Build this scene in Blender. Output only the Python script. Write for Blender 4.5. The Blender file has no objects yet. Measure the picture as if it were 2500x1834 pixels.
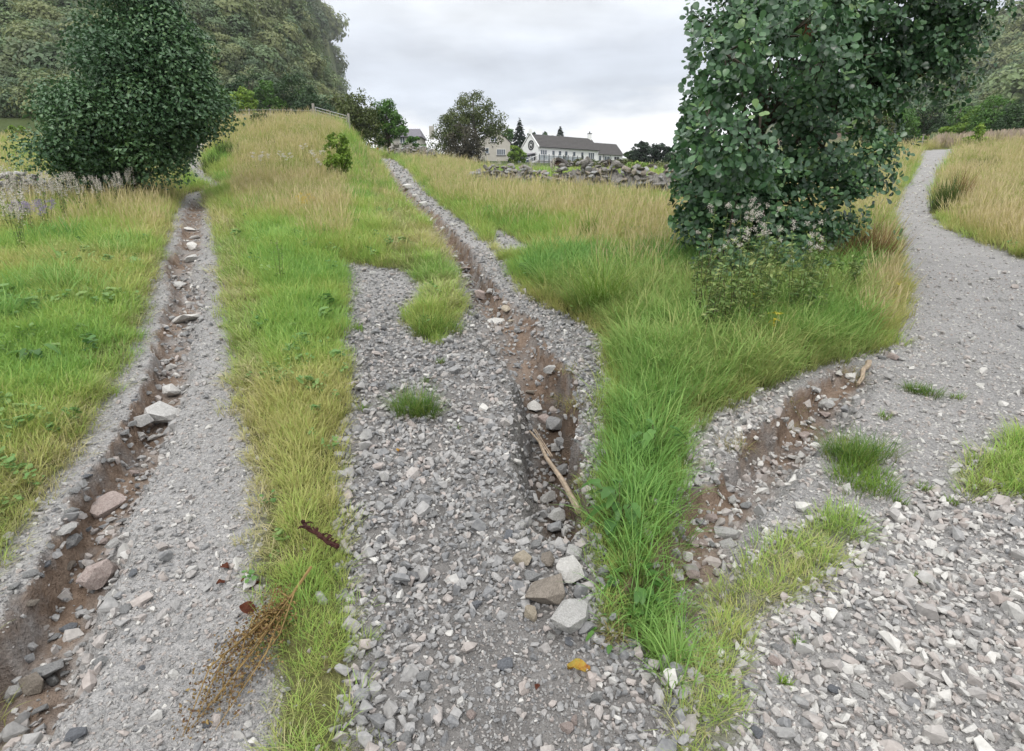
import bpy, bmesh, math, random
import numpy as np
from mathutils import Vector, Matrix, Euler

C = bpy.context.scene.collection
R = math.radians
rng = np.random.default_rng(7)
random.seed(7)

# ------------------------------------------------------------------ camera
FPX, HOR, PITCH, CAMH = 1389.0, 480.0, math.atan((917 - 480) / 1389.0), 1.55
cam = bpy.data.cameras.new('camera')
cam.sensor_width, cam.lens = 36.0, 36.0 * FPX / 2500.0
cam.clip_start, cam.clip_end = 0.05, 4000
cam_o = bpy.data.objects.new('camera', cam)
cam_o.location = (0, 0, CAMH)
cam_o.rotation_euler = (math.pi / 2 - PITCH, 0, 0)
C.objects.link(cam_o)
bpy.context.scene.camera = cam_o

# ------------------------------------------------------------------ sky and sun (overcast)
SUN_EL, SUN_ROT = R(52), R(200)
w = bpy.data.worlds.new('World'); bpy.context.scene.world = w; w.use_nodes = True
nt = w.node_tree; N = nt.nodes; L = nt.links
for n in list(N): N.remove(n)
def nd(t, loc=None, **k):
    n = N.new(t)
    for a, b in k.items(): setattr(n, a, b)
    return n
sky = nd('ShaderNodeTexSky', sky_type='NISHITA', sun_disc=False, sun_elevation=SUN_EL, sun_rotation=SUN_ROT)
geo = nd('ShaderNodeTexCoord')
sep = nd('ShaderNodeSeparateXYZ'); L.new(geo.outputs['Generated'], sep.inputs[0])
mp = nd('ShaderNodeMapping'); mp.inputs['Scale'].default_value = (1.0, 1.0, 3.2); mp.inputs['Location'].default_value = (0.35, 0.0, 0.2)
L.new(geo.outputs['Generated'], mp.inputs[0])
n1 = nd('ShaderNodeTexNoise'); n1.inputs['Scale'].default_value = 1.9; n1.inputs['Detail'].default_value = 7; n1.inputs['Roughness'].default_value = 0.55
L.new(mp.outputs[0], n1.inputs['Vector'])
# cloud base: brighter strip low over the horizon, grey-blue belly above, paler towards the zenith
ad = nd('ShaderNodeMath', operation='MULTIPLY_ADD'); ad.inputs[1].default_value = 0.30; L.new(n1.outputs['Fac'], ad.inputs[0])
sub = nd('ShaderNodeMath', operation='SUBTRACT'); sub.inputs[1].default_value = 0.15
L.new(sep.outputs['Z'], sub.inputs[0]); L.new(sub.outputs[0], ad.inputs[2])
rp = nd('ShaderNodeValToRGB'); L.new(ad.outputs[0], rp.inputs[0])
e = rp.color_ramp.elements
e[0].position, e[0].color = 0.0, (0.95, 0.955, 0.965, 1)
e[1].position, e[1].color = 1.0, (1.0, 1.0, 1.0, 1)
for p_, c_ in ((0.095, (0.97, 0.975, 0.985, 1)), (0.135, (0.62, 0.665, 0.74, 1)), (0.19, (0.585, 0.625, 0.695, 1)), (0.27, (0.76, 0.79, 0.83, 1)), (0.5, (0.88, 0.89, 0.915, 1))):
    x = e.new(p_); x.color = c_
n2 = nd('ShaderNodeTexNoise'); n2.inputs['Scale'].default_value = 5; n2.inputs['Detail'].default_value = 6
L.new(mp.outputs[0], n2.inputs['Vector'])
mr = nd('ShaderNodeMapRange'); mr.inputs[1].default_value = 0.3; mr.inputs[2].default_value = 0.7; mr.inputs[3].default_value = 0.82; mr.inputs[4].default_value = 1.18
L.new(n2.outputs['Fac'], mr.inputs[0])
# overcast luminance rising to the zenith
zz = nd('ShaderNodeMapRange'); zz.inputs[1].default_value = 0.3; zz.inputs[2].default_value = 1.0; zz.inputs[3].default_value = 10.6; zz.inputs[4].default_value = 18.0
L.new(sep.outputs['Z'], zz.inputs[0])
mm = nd('ShaderNodeMath', operation='MULTIPLY'); L.new(mr.outputs[0], mm.inputs[0]); L.new(zz.outputs[0], mm.inputs[1])
vs = nd('ShaderNodeVectorMath', operation='SCALE'); L.new(rp.outputs[0], vs.inputs[0]); L.new(mm.outputs[0], vs.inputs['Scale'])
mx = nd('ShaderNodeMix', data_type='RGBA'); mx.inputs['Factor'].default_value = 0.93
L.new(sky.outputs[0], mx.inputs[6]); L.new(vs.outputs[0], mx.inputs[7])
bg = nd('ShaderNodeBackground'); bg.inputs['Strength'].default_value = 0.1; L.new(mx.outputs[2], bg.inputs['Color'])
wo = nd('ShaderNodeOutputWorld'); L.new(bg.outputs[0], wo.inputs[0])
sl = bpy.data.lights.new('sun', 'SUN'); sl.energy = 1.3; sl.angle = R(12); sl.color = (1.0, 0.97, 0.92)
so = bpy.data.objects.new('sun', sl); C.objects.link(so)
# the sky's sun_rotation runs clockwise from +Y seen from above
sd_ = Vector((math.sin(SUN_ROT) * math.cos(SUN_EL), math.cos(SUN_ROT) * math.cos(SUN_EL), math.sin(SUN_EL)))
so.rotation_euler = (-sd_).to_track_quat('-Z', 'Y').to_euler()
vsn = bpy.context.scene.view_settings
vsn.view_transform = 'Standard'; vsn.look = 'None'; vsn.gamma = 1; vsn.use_curve_mapping = False
vsn.exposure = 0.33

# ------------------------------------------------------------------ helpers: noise, projection, polygons
_T = rng.random((256, 256))
def vnoise(x, y):
    xi = np.floor(x).astype(int); yi = np.floor(y).astype(int)
    fx = x - xi; fy = y - yi
    fx = fx * fx * (3 - 2 * fx); fy = fy * fy * (3 - 2 * fy)
    g = lambda a, b: _T[a & 255, b & 255]
    return (g(xi, yi) * (1 - fx) + g(xi + 1, yi) * fx) * (1 - fy) + (g(xi, yi + 1) * (1 - fx) + g(xi + 1, yi + 1) * fx) * fy
def fbm(x, y, o=4):
    s = 0; a = 0.5; t = 0
    for k in range(o):
        s = s + a * vnoise(x * 2 ** k + 17.3 * k, y * 2 ** k + 5.7 * k); t += a; a *= 0.5
    return s / t - 0.5
def sstep(a, b, x):
    t = np.clip((x - a) / (b - a), 0, 1); return t * t * (3 - 2 * t)
SLOPE = 0.089
cp, sp = math.cos(PITCH), math.sin(PITCH)
def ray(px, py):
    u = (np.asarray(px, float) - 1250) / FPX; v = (np.asarray(py, float) - 917) / FPX
    return u, cp - v * sp, -sp - v * cp          # forward (0,cp,-sp), up (0,sp,cp)
def plane_pt(px, py):
    dx, dy, dz = ray(px, py)
    t = CAMH / np.maximum(SLOPE * dy - dz, 1e-3)
    t = np.where(SLOPE * dy - dz < 0.008, CAMH / 0.008, t)
    return dx * t, dy * t
def at_y(px, py, Y):
    dx, dy, dz = ray(px, py); t = Y / dy
    return Vector((float(dx * t), float(Y), float(CAMH + dz * t)))
def depth_of(p): return p[1] * cp + (CAMH - p[2]) * sp
def poly(pts, k=1.11):
    a = np.array(pts, float) * k
    x, y = plane_pt(a[:, 0], a[:, 1]); return np.stack([x, y], 1)
def segdist(X, Y, P, closed=True):
    best = np.full(X.shape, 1e9); n = len(P)
    for i in range(n if closed else n - 1):
        a = P[i]; b = P[(i + 1) % n]; d = b - a; l2 = max(d @ d, 1e-9)
        t = np.clip(((X - a[0]) * d[0] + (Y - a[1]) * d[1]) / l2, 0, 1)
        best = np.minimum(best, (X - a[0] - t * d[0]) ** 2 + (Y - a[1] - t * d[1]) ** 2)
    return np.sqrt(best)
def inside(X, Y, P):
    c = np.zeros(X.shape, bool); n = len(P); j = n - 1
    for i in range(n):
        xi, yi = P[i]; xj, yj = P[j]
        if yi != yj:
            c ^= ((yi > Y) != (yj > Y)) & (X < (xj - xi) * (Y - yi) / (yj - yi) + xi)
        j = i
    return c
def sdf(X, Y, P):
    d = segdist(X, Y, P); return np.where(inside(X, Y, P), -d, d)

# ------------------------------------------------------------------ plan of the place
TRACK_A = poly([(-60, 1330), (20, 1235), (75, 1150), (130, 1040), (185, 960), (240, 850), (290, 760), (320, 660), (350, 570), (375, 490), (390, 445), (420, 428),
                (448, 428), (470, 470), (483, 540), (490, 610), (500, 680), (515, 750), (520, 850), (525, 950), (535, 1010), (560, 1080), (578, 1160), (585, 1250), (572, 1310), (590, 1390), (605, 1450), (595, 1640), (595, 2100), (-60, 2100)])
TRACK_B = poly([(690, 2100), (752, 1640), (757, 1000), (758, 580), (905, 598), (940, 640), (925, 672), (885, 698), (905, 735), (962, 748), (1012, 700), (1022, 672), (1005, 625), (988, 580), (950, 505), (880, 440), (828, 366), (872, 366),
                (908, 395), (962, 445), (1040, 500), (1092, 556), (1132, 620), (1172, 660), (1250, 700), (1310, 722), (1328, 760), (1330, 830), (1318, 1000), (1285, 1090), (1278, 1170), (1305, 1290), (1335, 1400), (1420, 1440), (1488, 1560), (1506, 1640), (1600, 2100)])
LOBE_B = poly([(1078, 500), (1120, 520), (1185, 550), (1170, 562), (1110, 566), (1085, 540)])
TRACK_C = poly([(1440, 2100), (1498, 1640), (1503, 950), (1600, 893), (1700, 852), (1830, 800), (1930, 770), (1970, 740), (1985, 690), (1975, 560), (1955, 470), (1975, 430), (2008, 388), (2022, 360), (2098, 360), (2062, 400), (2053, 440), (2060, 480), (2100, 512), (2190, 550), (2250, 572), (2600, 640), (2600, 2100)])
STRIP_C = poly([(1430, 1800), (1505, 1640), (1530, 1440), (1600, 1272), (1700, 1182), (1830, 1132), (1900, 1140), (1905, 1190), (1810, 1250), (1752, 1310), (1700, 1330), (1640, 1440), (1620, 1640), (1600, 1800)])
PATCH_C = poly([(2110, 1040), (2160, 1010), (2215, 975), (2260, 970), (2400, 1000), (2400, 1100), (2240, 1090), (2150, 1105), (2105, 1095)])
STRIP_B = poly([(800, 350), (835, 400), (890, 470), (955, 520), (990, 590), (1015, 650), (1000, 700), (950, 690), (920, 620), (860, 590), (830, 500), (800, 420)])
DRY_A = poly([(470, 440), (530, 470), (560, 560), (580, 700), (600, 850), (600, 1000), (620, 1120), (660, 1250), (560, 1260), (545, 1080), (520, 980), (515, 850), (505, 740), (488, 620), (478, 520)])

GULLY = [   # centre line in plan, half width, depth
    (poly([(-20, 1560), (65, 1440), (115, 1340), (170, 1245), (205, 1150), (250, 1075), (300, 1000), (335, 915), (365, 835), (388, 750), (400, 690), (420, 640), (395, 585), (425, 530), (432, 470), (440, 440)]),
     [.19, .19, .17, .16, .14, .15, .15, .15, .16, .16, .19, .20, .22, .24, .26, .25], [.18, .19, .18, .17, .15, .15, .17, .17, .15, .13, .10, .14, .15, .13, .10, .04]),
    (poly([(842, 385), (890, 430), (945, 480), (985, 525), (1022, 572), (1050, 622), (1070, 665), (1105, 705), (1145, 770), (1190, 830), (1202, 900), (1205, 960), (1215, 1050), (1225, 1130), (1215, 1200)]),
     [.3, .28, .26, .25, .22, .20, .22, .3, .26, .21, .20, .18, .17, .16, .10], [.06, .12, .18, .22, .24, .24, .17, .08, .15, .36, .42, .36, .22, .12, .0]),
    (poly([(1450, 1370), (1515, 1260), (1560, 1140), (1635, 1065), (1725, 955), (1800, 895), (1880, 830), (1915, 805)]),
     [.16, .17, .18, .16, .17, .19, .16, .1], [.10, .11, .11, .09, .2, .2, .09, .0]),
]
def gully(X, Y):
    """returns depth (>=0) and soil weight"""
    dep = np.zeros(X.shape); soil = np.zeros(X.shape)
    wob = fbm(X * 5.0, Y * 5.0, 3) * 0.7 + fbm(X * 17, Y * 17, 2) * 0.4 + fbm(X * 40, Y * 40, 2) * .14
    for P, W, D in GULLY:
        bd = np.full(X.shape, 1e9); bw = np.zeros(X.shape); bq = np.zeros(X.shape); bs = np.zeros(X.shape)
        for i in range(len(P) - 1):
            a, b = P[i], P[i + 1]; d = b - a; l2 = d @ d
            t = np.clip(((X - a[0]) * d[0] + (Y - a[1]) * d[1]) / l2, 0, 1)
            ex = X - a[0] - t * d[0]; ey = Y - a[1] - t * d[1]
            q = np.sqrt(ex * ex + ey * ey); m = q < bd
            bd = np.where(m, q, bd); bw = np.where(m, W[i] * (1 - t) + W[i + 1] * t, bw); bq = np.where(m, D[i] * (1 - t) + D[i + 1] * t, bq)
            bs = np.where(m, d[0] * ey - d[1] * ex, bs)       # >0: left of the flow line
        k = bd / bw + wob
        steep = 1 - sstep(0.58, 1.0, k); soft = 1 - sstep(0.35, 1.25, k)
        dep = np.maximum(dep, bq * np.where(bs > 0, steep, soft))
        soil = np.maximum(soil, sstep(.02, .07, bq) * np.where(bs > 0, 1 - sstep(.9, 1.06, k), .85 * (1 - sstep(.15, .7, k))))
    dep = dep + soil * (fbm(X * 14, Y * 14, 3) * .05 + fbm(X * 45, Y * 45, 2) * .02)
    return dep, soil

# far relief, as height above the valley's tilted plane; the azimuth index A rises to the right
def interp(A, pts):
    p = np.array(pts, float); return np.interp(A, p[:, 0], p[:, 1])
def relief(X, Y):
    Yc = np.maximum(Y, 1.0)
    A = 1250 + 1498 * X / Yc
    h = interp(A, [(-800, 1.5), (100, 1.3), (480, 1.5), (540, 2.3), (760, 2.5), (835, 2.2), (890, .7), (1050, .6), (1200, .1), (1700, 0), (2000, .3), (2250, .8), (2500, 1.1), (3500, 1.2)]) * sstep(14, 42, Y)
    h = h - 3.0 * interp(A, [(830, 0), (950, .6), (1200, 1), (1650, 1), (1800, .5), (2000, 0)]) * sstep(21, 75, Y)
    # the valley floor rolls over beyond the houses
    h = h - SLOPE * np.maximum(Y - 150, 0) * interp(A, [(820, 0), (900, 1), (1700, 1), (1900, 0)])
    rough = fbm(X * .02, Y * .02, 4)
    e1 = -(X + 5 + .252 * Y) + rough * 22
    h1 = .34 * np.maximum(Y - 72, 0) * (1 + .35 * rough)
    h1 = np.where(h1 > 120, 120 + (h1 - 120) * .2, h1) * sstep(0, 32, e1)
    e3 = X - (36 + .3 * Y) + rough * 14
    h3 = .245 * np.maximum(Y - 72, 0) * (1 + .3 * rough)
    h3 = np.where(h3 > 55, 55 + (h3 - 55) * .05, h3) * sstep(0, 105, e3)
    return h + np.where(Y > 0, np.maximum(h1, 0) + np.maximum(h3, 0), 0)
def poly_rel(pts, k=1.11):
    """as poly(), on the far relief instead of the plane"""
    a = np.array(pts, float) * k; o = []
    t = np.geomspace(.6, 75, 3000)
    for px, py in a:
        dx, dy, dz = [float(v) for v in ray(px, py)]
        m = np.nonzero(CAMH + dz * t <= SLOPE * dy * t + relief(dx * t, dy * t))[0]
        q = t[m[0]] if len(m) else 60; o.append((dx * q, dy * q))
    return np.array(o)
TRACK_A_FAR = poly_rel([(470, 422), (505, 405), (472, 398), (455, 384), (444, 362), (449, 335), (474, 309), (430, 310), (426, 340), (402, 364), (410, 382), (452, 408)])
TRACKS = (TRACK_A, TRACK_A_FAR, TRACK_B, LOBE_B, TRACK_C)
def track_sd(X, Y):
    s = np.full(X.shape, 1e9)
    for P in TRACKS: s = np.minimum(s, sdf(X, Y, P))
    return s
def ground(X, Y, full=False):
    X = np.asarray(X, float); Y = np.asarray(Y, float)
    ts = track_sd(X, Y) + fbm(X * 3.1, Y * 3.1, 4) * 0.16 + fbm(X * 11, Y * 11, 2) * 0.05
    dep, soil = gully(X, Y)
    g = sstep(-0.02, 0.22, ts)                                    # 0 on the track, 1 on the verge
    r = np.hypot(X, Y)
    z = SLOPE * Y + relief(X, Y) + g * (0.055 + 0.05 * sstep(.2, .8, ts)) - dep
    z = z + fbm(X * 1.3, Y * 1.3, 4) * 0.07 + fbm(X * 9, Y * 9, 3) * 0.018 * (1 - g)
    z = z + fbm(X * .12, Y * .12, 3) * 0.6 * sstep(12, 40, r)
    return (z, ts, dep, soil) if full else z
def gz(x, y): return float(ground(np.array([x]), np.array([y]))[0])
def at(px, py):
    """the ground point seen at that place of the photograph"""
    dx, dy, dz = [float(v) for v in ray(px, py)]
    lo, t = 0.4, 0.4
    ts = np.concatenate([np.arange(.5, 8, .02), np.arange(8, 60, .1), np.arange(60, 300, .5)])
    z = ground(dx * ts, dy * ts); m = np.nonzero(CAMH + dz * ts <= z)[0]
    t = ts[m[0]] if len(m) else 60.0
    return Vector((dx * t, dy * t, gz(dx * t, dy * t)))
def at_depth(px, y):
    """ground point in the direction px at the distance y"""
    x = (px - 1250) / 1498.0 * y
    return Vector((x, y, gz(x, y)))

# ------------------------------------------------------------------ helpers: objects and materials
def tag(o, label=None, cat=None, group=None, kind=None):
    if label: o['label'] = label
    if cat: o['category'] = cat
    if group: o['group'] = group
    if kind: o['kind'] = kind
    return o
def link(o, parent=None):
    C.objects.link(o)
    if parent: o.parent = parent
    return o
def empty(name, loc, rz=0.0):
    o = bpy.data.objects.new(name, None); o.location = loc; o.rotation_euler = (0, 0, rz); o.empty_display_size = .1
    return link(o)
def mesh_from(name, V, F, mats=(), smooth=False, attrs=None):
    """V (n,3); F (m,k) same-size faces"""
    V = np.asarray(V, np.float32); F = np.asarray(F, np.int32)
    me = bpy.data.meshes.new(name); k = F.shape[1]
    me.vertices.add(len(V)); me.vertices.foreach_set('co', V.ravel())
    me.loops.add(F.size); me.loops.foreach_set('vertex_index', F.ravel())
    me.polygons.add(len(F)); me.polygons.foreach_set('loop_start', np.arange(0, F.size, k, dtype=np.int32))
    for m in mats: me.materials.append(m)
    if attrs:
        for nme, a in attrs.items():
            at_ = me.attributes.new(nme, 'FLOAT', 'POINT'); at_.data.foreach_set('value', np.asarray(a, np.float32))
    me.update(calc_edges=True); me.validate()
    me.polygons.foreach_set('use_smooth', np.full(len(me.polygons), smooth)); me.update()
    return me
def bm_obj(name, bm, m, parent=None, smooth=False):
    me = bpy.data.meshes.new(name); bm.to_mesh(me); bm.free()
    if m: me.materials.append(m)
    if smooth: me.polygons.foreach_set('use_smooth', np.full(len(me.polygons), True))
    return link(bpy.data.objects.new(name, me), parent)
def bm_box(bm, c, s, rot=None):
    M = Matrix.Translation(c) @ (rot.to_4x4() if rot else Matrix()) @ Matrix.Diagonal((s[0], s[1], s[2], 1))
    bmesh.ops.create_cube(bm, size=1, matrix=M)
def box_obj(name, c, s, m, parent=None):
    bm = bmesh.new(); bm_box(bm, c, s); return bm_obj(name, bm, m, parent)
def bm_tube(bm, pts, r0, r1, n=6):
    pts = [Vector(p) for p in pts]; rings = []
    for i, p in enumerate(pts):
        d = (pts[min(i + 1, len(pts) - 1)] - pts[max(i - 1, 0)]).normalized()
        a = d.cross(Vector((0, 0, 1)));  a = a.normalized() if a.length > .05 else Vector((1, 0, 0)); b = d.cross(a)
        r = r0 + (r1 - r0) * i / (len(pts) - 1)
        rings.append([bm.verts.new(p + (a * math.cos(2 * math.pi * k / n) + b * math.sin(2 * math.pi * k / n)) * r) for k in range(n)])
    for a, b in zip(rings[:-1], rings[1:]):
        for k in range(n): bm.faces.new((a[k], a[(k + 1) % n], b[(k + 1) % n], b[k]))
    bm.faces.new(rings[0][::-1]); bm.faces.new(rings[-1])
def prism(bm, outline, depth_vec):
    """outline: list of points, extruded along depth_vec"""
    a = [bm.verts.new(Vector(p)) for p in outline]; b = [bm.verts.new(Vector(p) + Vector(depth_vec)) for p in outline]
    bm.faces.new(a[::-1]); bm.faces.new(b); n = len(a)
    for i in range(n): bm.faces.new((a[i], a[(i + 1) % n], b[(i + 1) % n], b[i]))
    bmesh.ops.recalc_face_normals(bm, faces=bm.faces)

class NT:
    def __init__(s, name):
        s.m = bpy.data.materials.new(name); s.m.use_nodes = True; s.t = s.m.node_tree
        s.b = s.t.nodes['Principled BSDF']; s.b.inputs['Specular IOR Level'].default_value = .3
        s.out = s.t.nodes['Material Output']
    def n(s, t, **k):
        x = s.t.nodes.new(t)
        for a, b in k.items(): setattr(x, a, b)
        return x
    def l(s, a, b): s.t.links.new(a, b)
    def attr(s, name, inst=False):
        x = s.n('ShaderNodeAttribute', attribute_name=name)
        if inst: x.attribute_type = 'INSTANCER'
        return x.outputs['Fac']
    def ramp(s, fac, stops, interp='LINEAR'):
        r = s.n('ShaderNodeValToRGB'); s.l(fac, r.inputs[0]); r.color_ramp.interpolation = interp
        e = r.color_ramp.elements
        e[0].position, e[0].color = stops[0][0], (*stops[0][1], 1); e[1].position, e[1].color = stops[-1][0], (*stops[-1][1], 1)
        for p, c in stops[1:-1]: e.new(p).color = (*c, 1)
        return r.outputs[0]
    def noise(s, scale, detail=4, vec=None, rough=.6):
        x = s.n('ShaderNodeTexNoise'); x.inputs['Scale'].default_value = scale; x.inputs['Detail'].default_value = detail; x.inputs['Roughness'].default_value = rough
        if vec is None: vec = s.n('ShaderNodeTexCoord').outputs['Object']
        s.l(vec, x.inputs['Vector']); return x.outputs['Fac']
    def vor(s, scale, vec=None, out='Distance'):
        x = s.n('ShaderNodeTexVoronoi'); x.inputs['Scale'].default_value = scale
        if vec is None: vec = s.n('ShaderNodeTexCoord').outputs['Object']
        s.l(vec, x.inputs['Vector']); return x.outputs[out]
    def math(s, op, a, b=None):
        x = s.n('ShaderNodeMath', operation=op)
        for i, v in enumerate((a, b)):
            if v is None: continue
            if hasattr(v, 'links'): s.l(v, x.inputs[i])
            else: x.inputs[i].default_value = v
        return x.outputs[0]
    def mix(s, f, a, b, mode='MIX'):
        x = s.n('ShaderNodeMix', data_type='RGBA', blend_type=mode)
        for i, v in ((0, f), (6, a), (7, b)):
            if hasattr(v, 'links'): s.l(v, x.inputs[i])
            elif i == 0: x.inputs[0].default_value = v
            else: x.inputs[i].default_value = (*v, 1)
        return x.outputs[2]
    def bump(s, h, dist, strength=.6, normal=None):
        x = s.n('ShaderNodeBump'); x.inputs['Distance'].default_value = dist; x.inputs['Strength'].default_value = strength
        s.l(h, x.inputs['Height'])
        if normal is not None: s.l(normal, x.inputs['Normal'])
        s.l(x.outputs[0], s.b.inputs['Normal']); return x.outputs[0]
    def col(s, c, rough=.8):
        if hasattr(c, 'links'): s.l(c, s.b.inputs['Base Color'])
        else: s.b.inputs['Base Color'].default_value = (*c, 1)
        s.b.inputs['Roughness'].default_value = rough; return s
    def translucent(s, c, f=.35):
        t = s.n('ShaderNodeBsdfTranslucent'); s.l(c, t.inputs['Color']) if hasattr(c, 'links') else None
        m = s.n('ShaderNodeMixShader'); m.inputs[0].default_value = f
        s.l(s.b.outputs[0], m.inputs[1]); s.l(t.outputs[0], m.inputs[2]); s.l(m.outputs[0], s.out.inputs[0])
def simple(name, c, rough=.75, var=.25, scale=6., bump=0.0, bscale=40., spec=.3):
    t = NT(name); f = t.noise(scale, 5)
    lo = tuple(v * (1 - var) for v in c); hi = tuple(min(1, v * (1 + var)) for v in c)
    t.col(t.ramp(f, [(.25, lo), (.75, hi)]), rough); t.b.inputs['Specular IOR Level'].default_value = spec
    if bump: t.bump(t.noise(bscale, 5), bump)
    return t.m

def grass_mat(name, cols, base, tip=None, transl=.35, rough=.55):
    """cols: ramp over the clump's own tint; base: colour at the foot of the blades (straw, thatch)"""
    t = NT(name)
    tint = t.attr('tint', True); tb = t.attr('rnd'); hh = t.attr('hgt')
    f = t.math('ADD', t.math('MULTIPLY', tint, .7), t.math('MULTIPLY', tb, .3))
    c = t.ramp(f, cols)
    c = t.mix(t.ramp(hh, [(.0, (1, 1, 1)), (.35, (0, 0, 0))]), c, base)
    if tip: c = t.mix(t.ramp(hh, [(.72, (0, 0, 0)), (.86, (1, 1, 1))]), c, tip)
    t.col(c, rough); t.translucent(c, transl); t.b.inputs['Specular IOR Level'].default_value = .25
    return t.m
def leaf_mat(name, cols, rough=.5, spec=.35, transl=.25, inst=False):
    t = NT(name); f = t.attr('rnd')
    if inst: f = t.math('ADD', t.math('MULTIPLY', t.attr('tint', True), .65), t.math('MULTIPLY', f, .35))
    c = t.ramp(f, cols); t.col(c, rough); t.b.inputs['Specular IOR Level'].default_value = spec
    t.translucent(c, transl); return t.m

# rocks: five stone kinds
def rock_mat(name, c1, c2, c3=None):
    t = NT(name); oi = t.n('ShaderNodeObjectInfo')
    tc = t.n('ShaderNodeTexCoord'); va = t.n('ShaderNodeVectorMath', operation='ADD')
    t.l(tc.outputs['Object'], va.inputs[0]); t.l(oi.outputs['Location'], va.inputs[1]); v = va.outputs[0]
    f = t.noise(9, 8, v, .65); c = t.ramp(f, [(.3, c1), (.62, c2)])
    vein = t.n('ShaderNodeTexWave'); vein.inputs['Scale'].default_value = 7; vein.inputs['Distortion'].default_value = 9; vein.inputs['Detail'].default_value = 4; vein.inputs['Detail Scale'].default_value = 2
    t.l(v, vein.inputs['Vector'])
    c = t.mix(t.ramp(vein.outputs['Fac'], [(.82, (0, 0, 0)), (1, (.55, .55, .55))]), c, c3 or tuple(min(.75, x * 1.35) for x in c2))
    c = t.mix(t.ramp(t.noise(70, 3, v), [(.35, (.45, .45, .45)), (.5, (0, 0, 0))]), c, tuple(x * .6 for x in c1))
    t.col(c, .85); t.bump(t.math('ADD', f, t.math('MULTIPLY', t.noise(55, 5, v), .35)), .022, .9)
    return t.m
ROCK = {'P': rock_mat('pale_stone', (.38, .37, .35), (.56, .55, .53)), 'W': rock_mat('white_stone', (.50, .48, .45), (.68, .66, .62)), 'G': rock_mat('grey_stone', (.22, .22, .22), (.36, .36, .355)),
        'K': rock_mat('pink_stone', (.33, .26, .235), (.50, .42, .385)), 'B': rock_mat('brown_stone', (.20, .17, .14), (.33, .29, .245)), 'S': rock_mat('slate_stone', (.13, .14, .155), (.24, .25, .27)),
        'T': rock_mat('tan_stone', (.36, .30, .22), (.50, .44, .35)), 'M': rock_mat('wall_stone', (.12, .112, .10), (.27, .255, .235), (.38, .37, .34))}
def rock_mesh(name, seed, m, n=18, flat=.65, bev=.07, sub=True):
    r = random.Random(seed); bm = bmesh.new()
    for i in range(n):
        v = Vector((r.gauss(0, 1), r.gauss(0, 1), r.gauss(0, 1))).normalized() * r.uniform(.8, 1.12)
        v = Vector((max(-.8, min(.8, v.x)), max(-.75, min(.75, v.y)), max(-.72, min(.72, v.z)) * flat))
        bm.verts.new(v * .6)
    h = bmesh.ops.convex_hull(bm, input=bm.verts)
    bmesh.ops.delete(bm, geom=list({g for g in h['geom_interior'] + h['geom_unused'] if isinstance(g, bmesh.types.BMVert)}), context='VERTS')
    bmesh.ops.dissolve_limit(bm, angle_limit=R(13), verts=bm.verts, edges=bm.edges)
    if bev: bmesh.ops.bevel(bm, geom=list(bm.edges), offset=bev * .35, segments=1 if not sub else 2, profile=.6, affect='EDGES')
    bmesh.ops.triangulate(bm, faces=bm.faces)
    if sub:
        for v in bm.verts:
            q = v.co * 3.1; v.co += v.normal * (float(fbm(np.array([q.x + q.z * 1.7 + seed]), np.array([q.y - q.z]), 3)[0])) * .09
    me = bpy.data.meshes.new(name); bm.to_mesh(me); bm.free(); me.materials.append(m)
    return me

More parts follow.
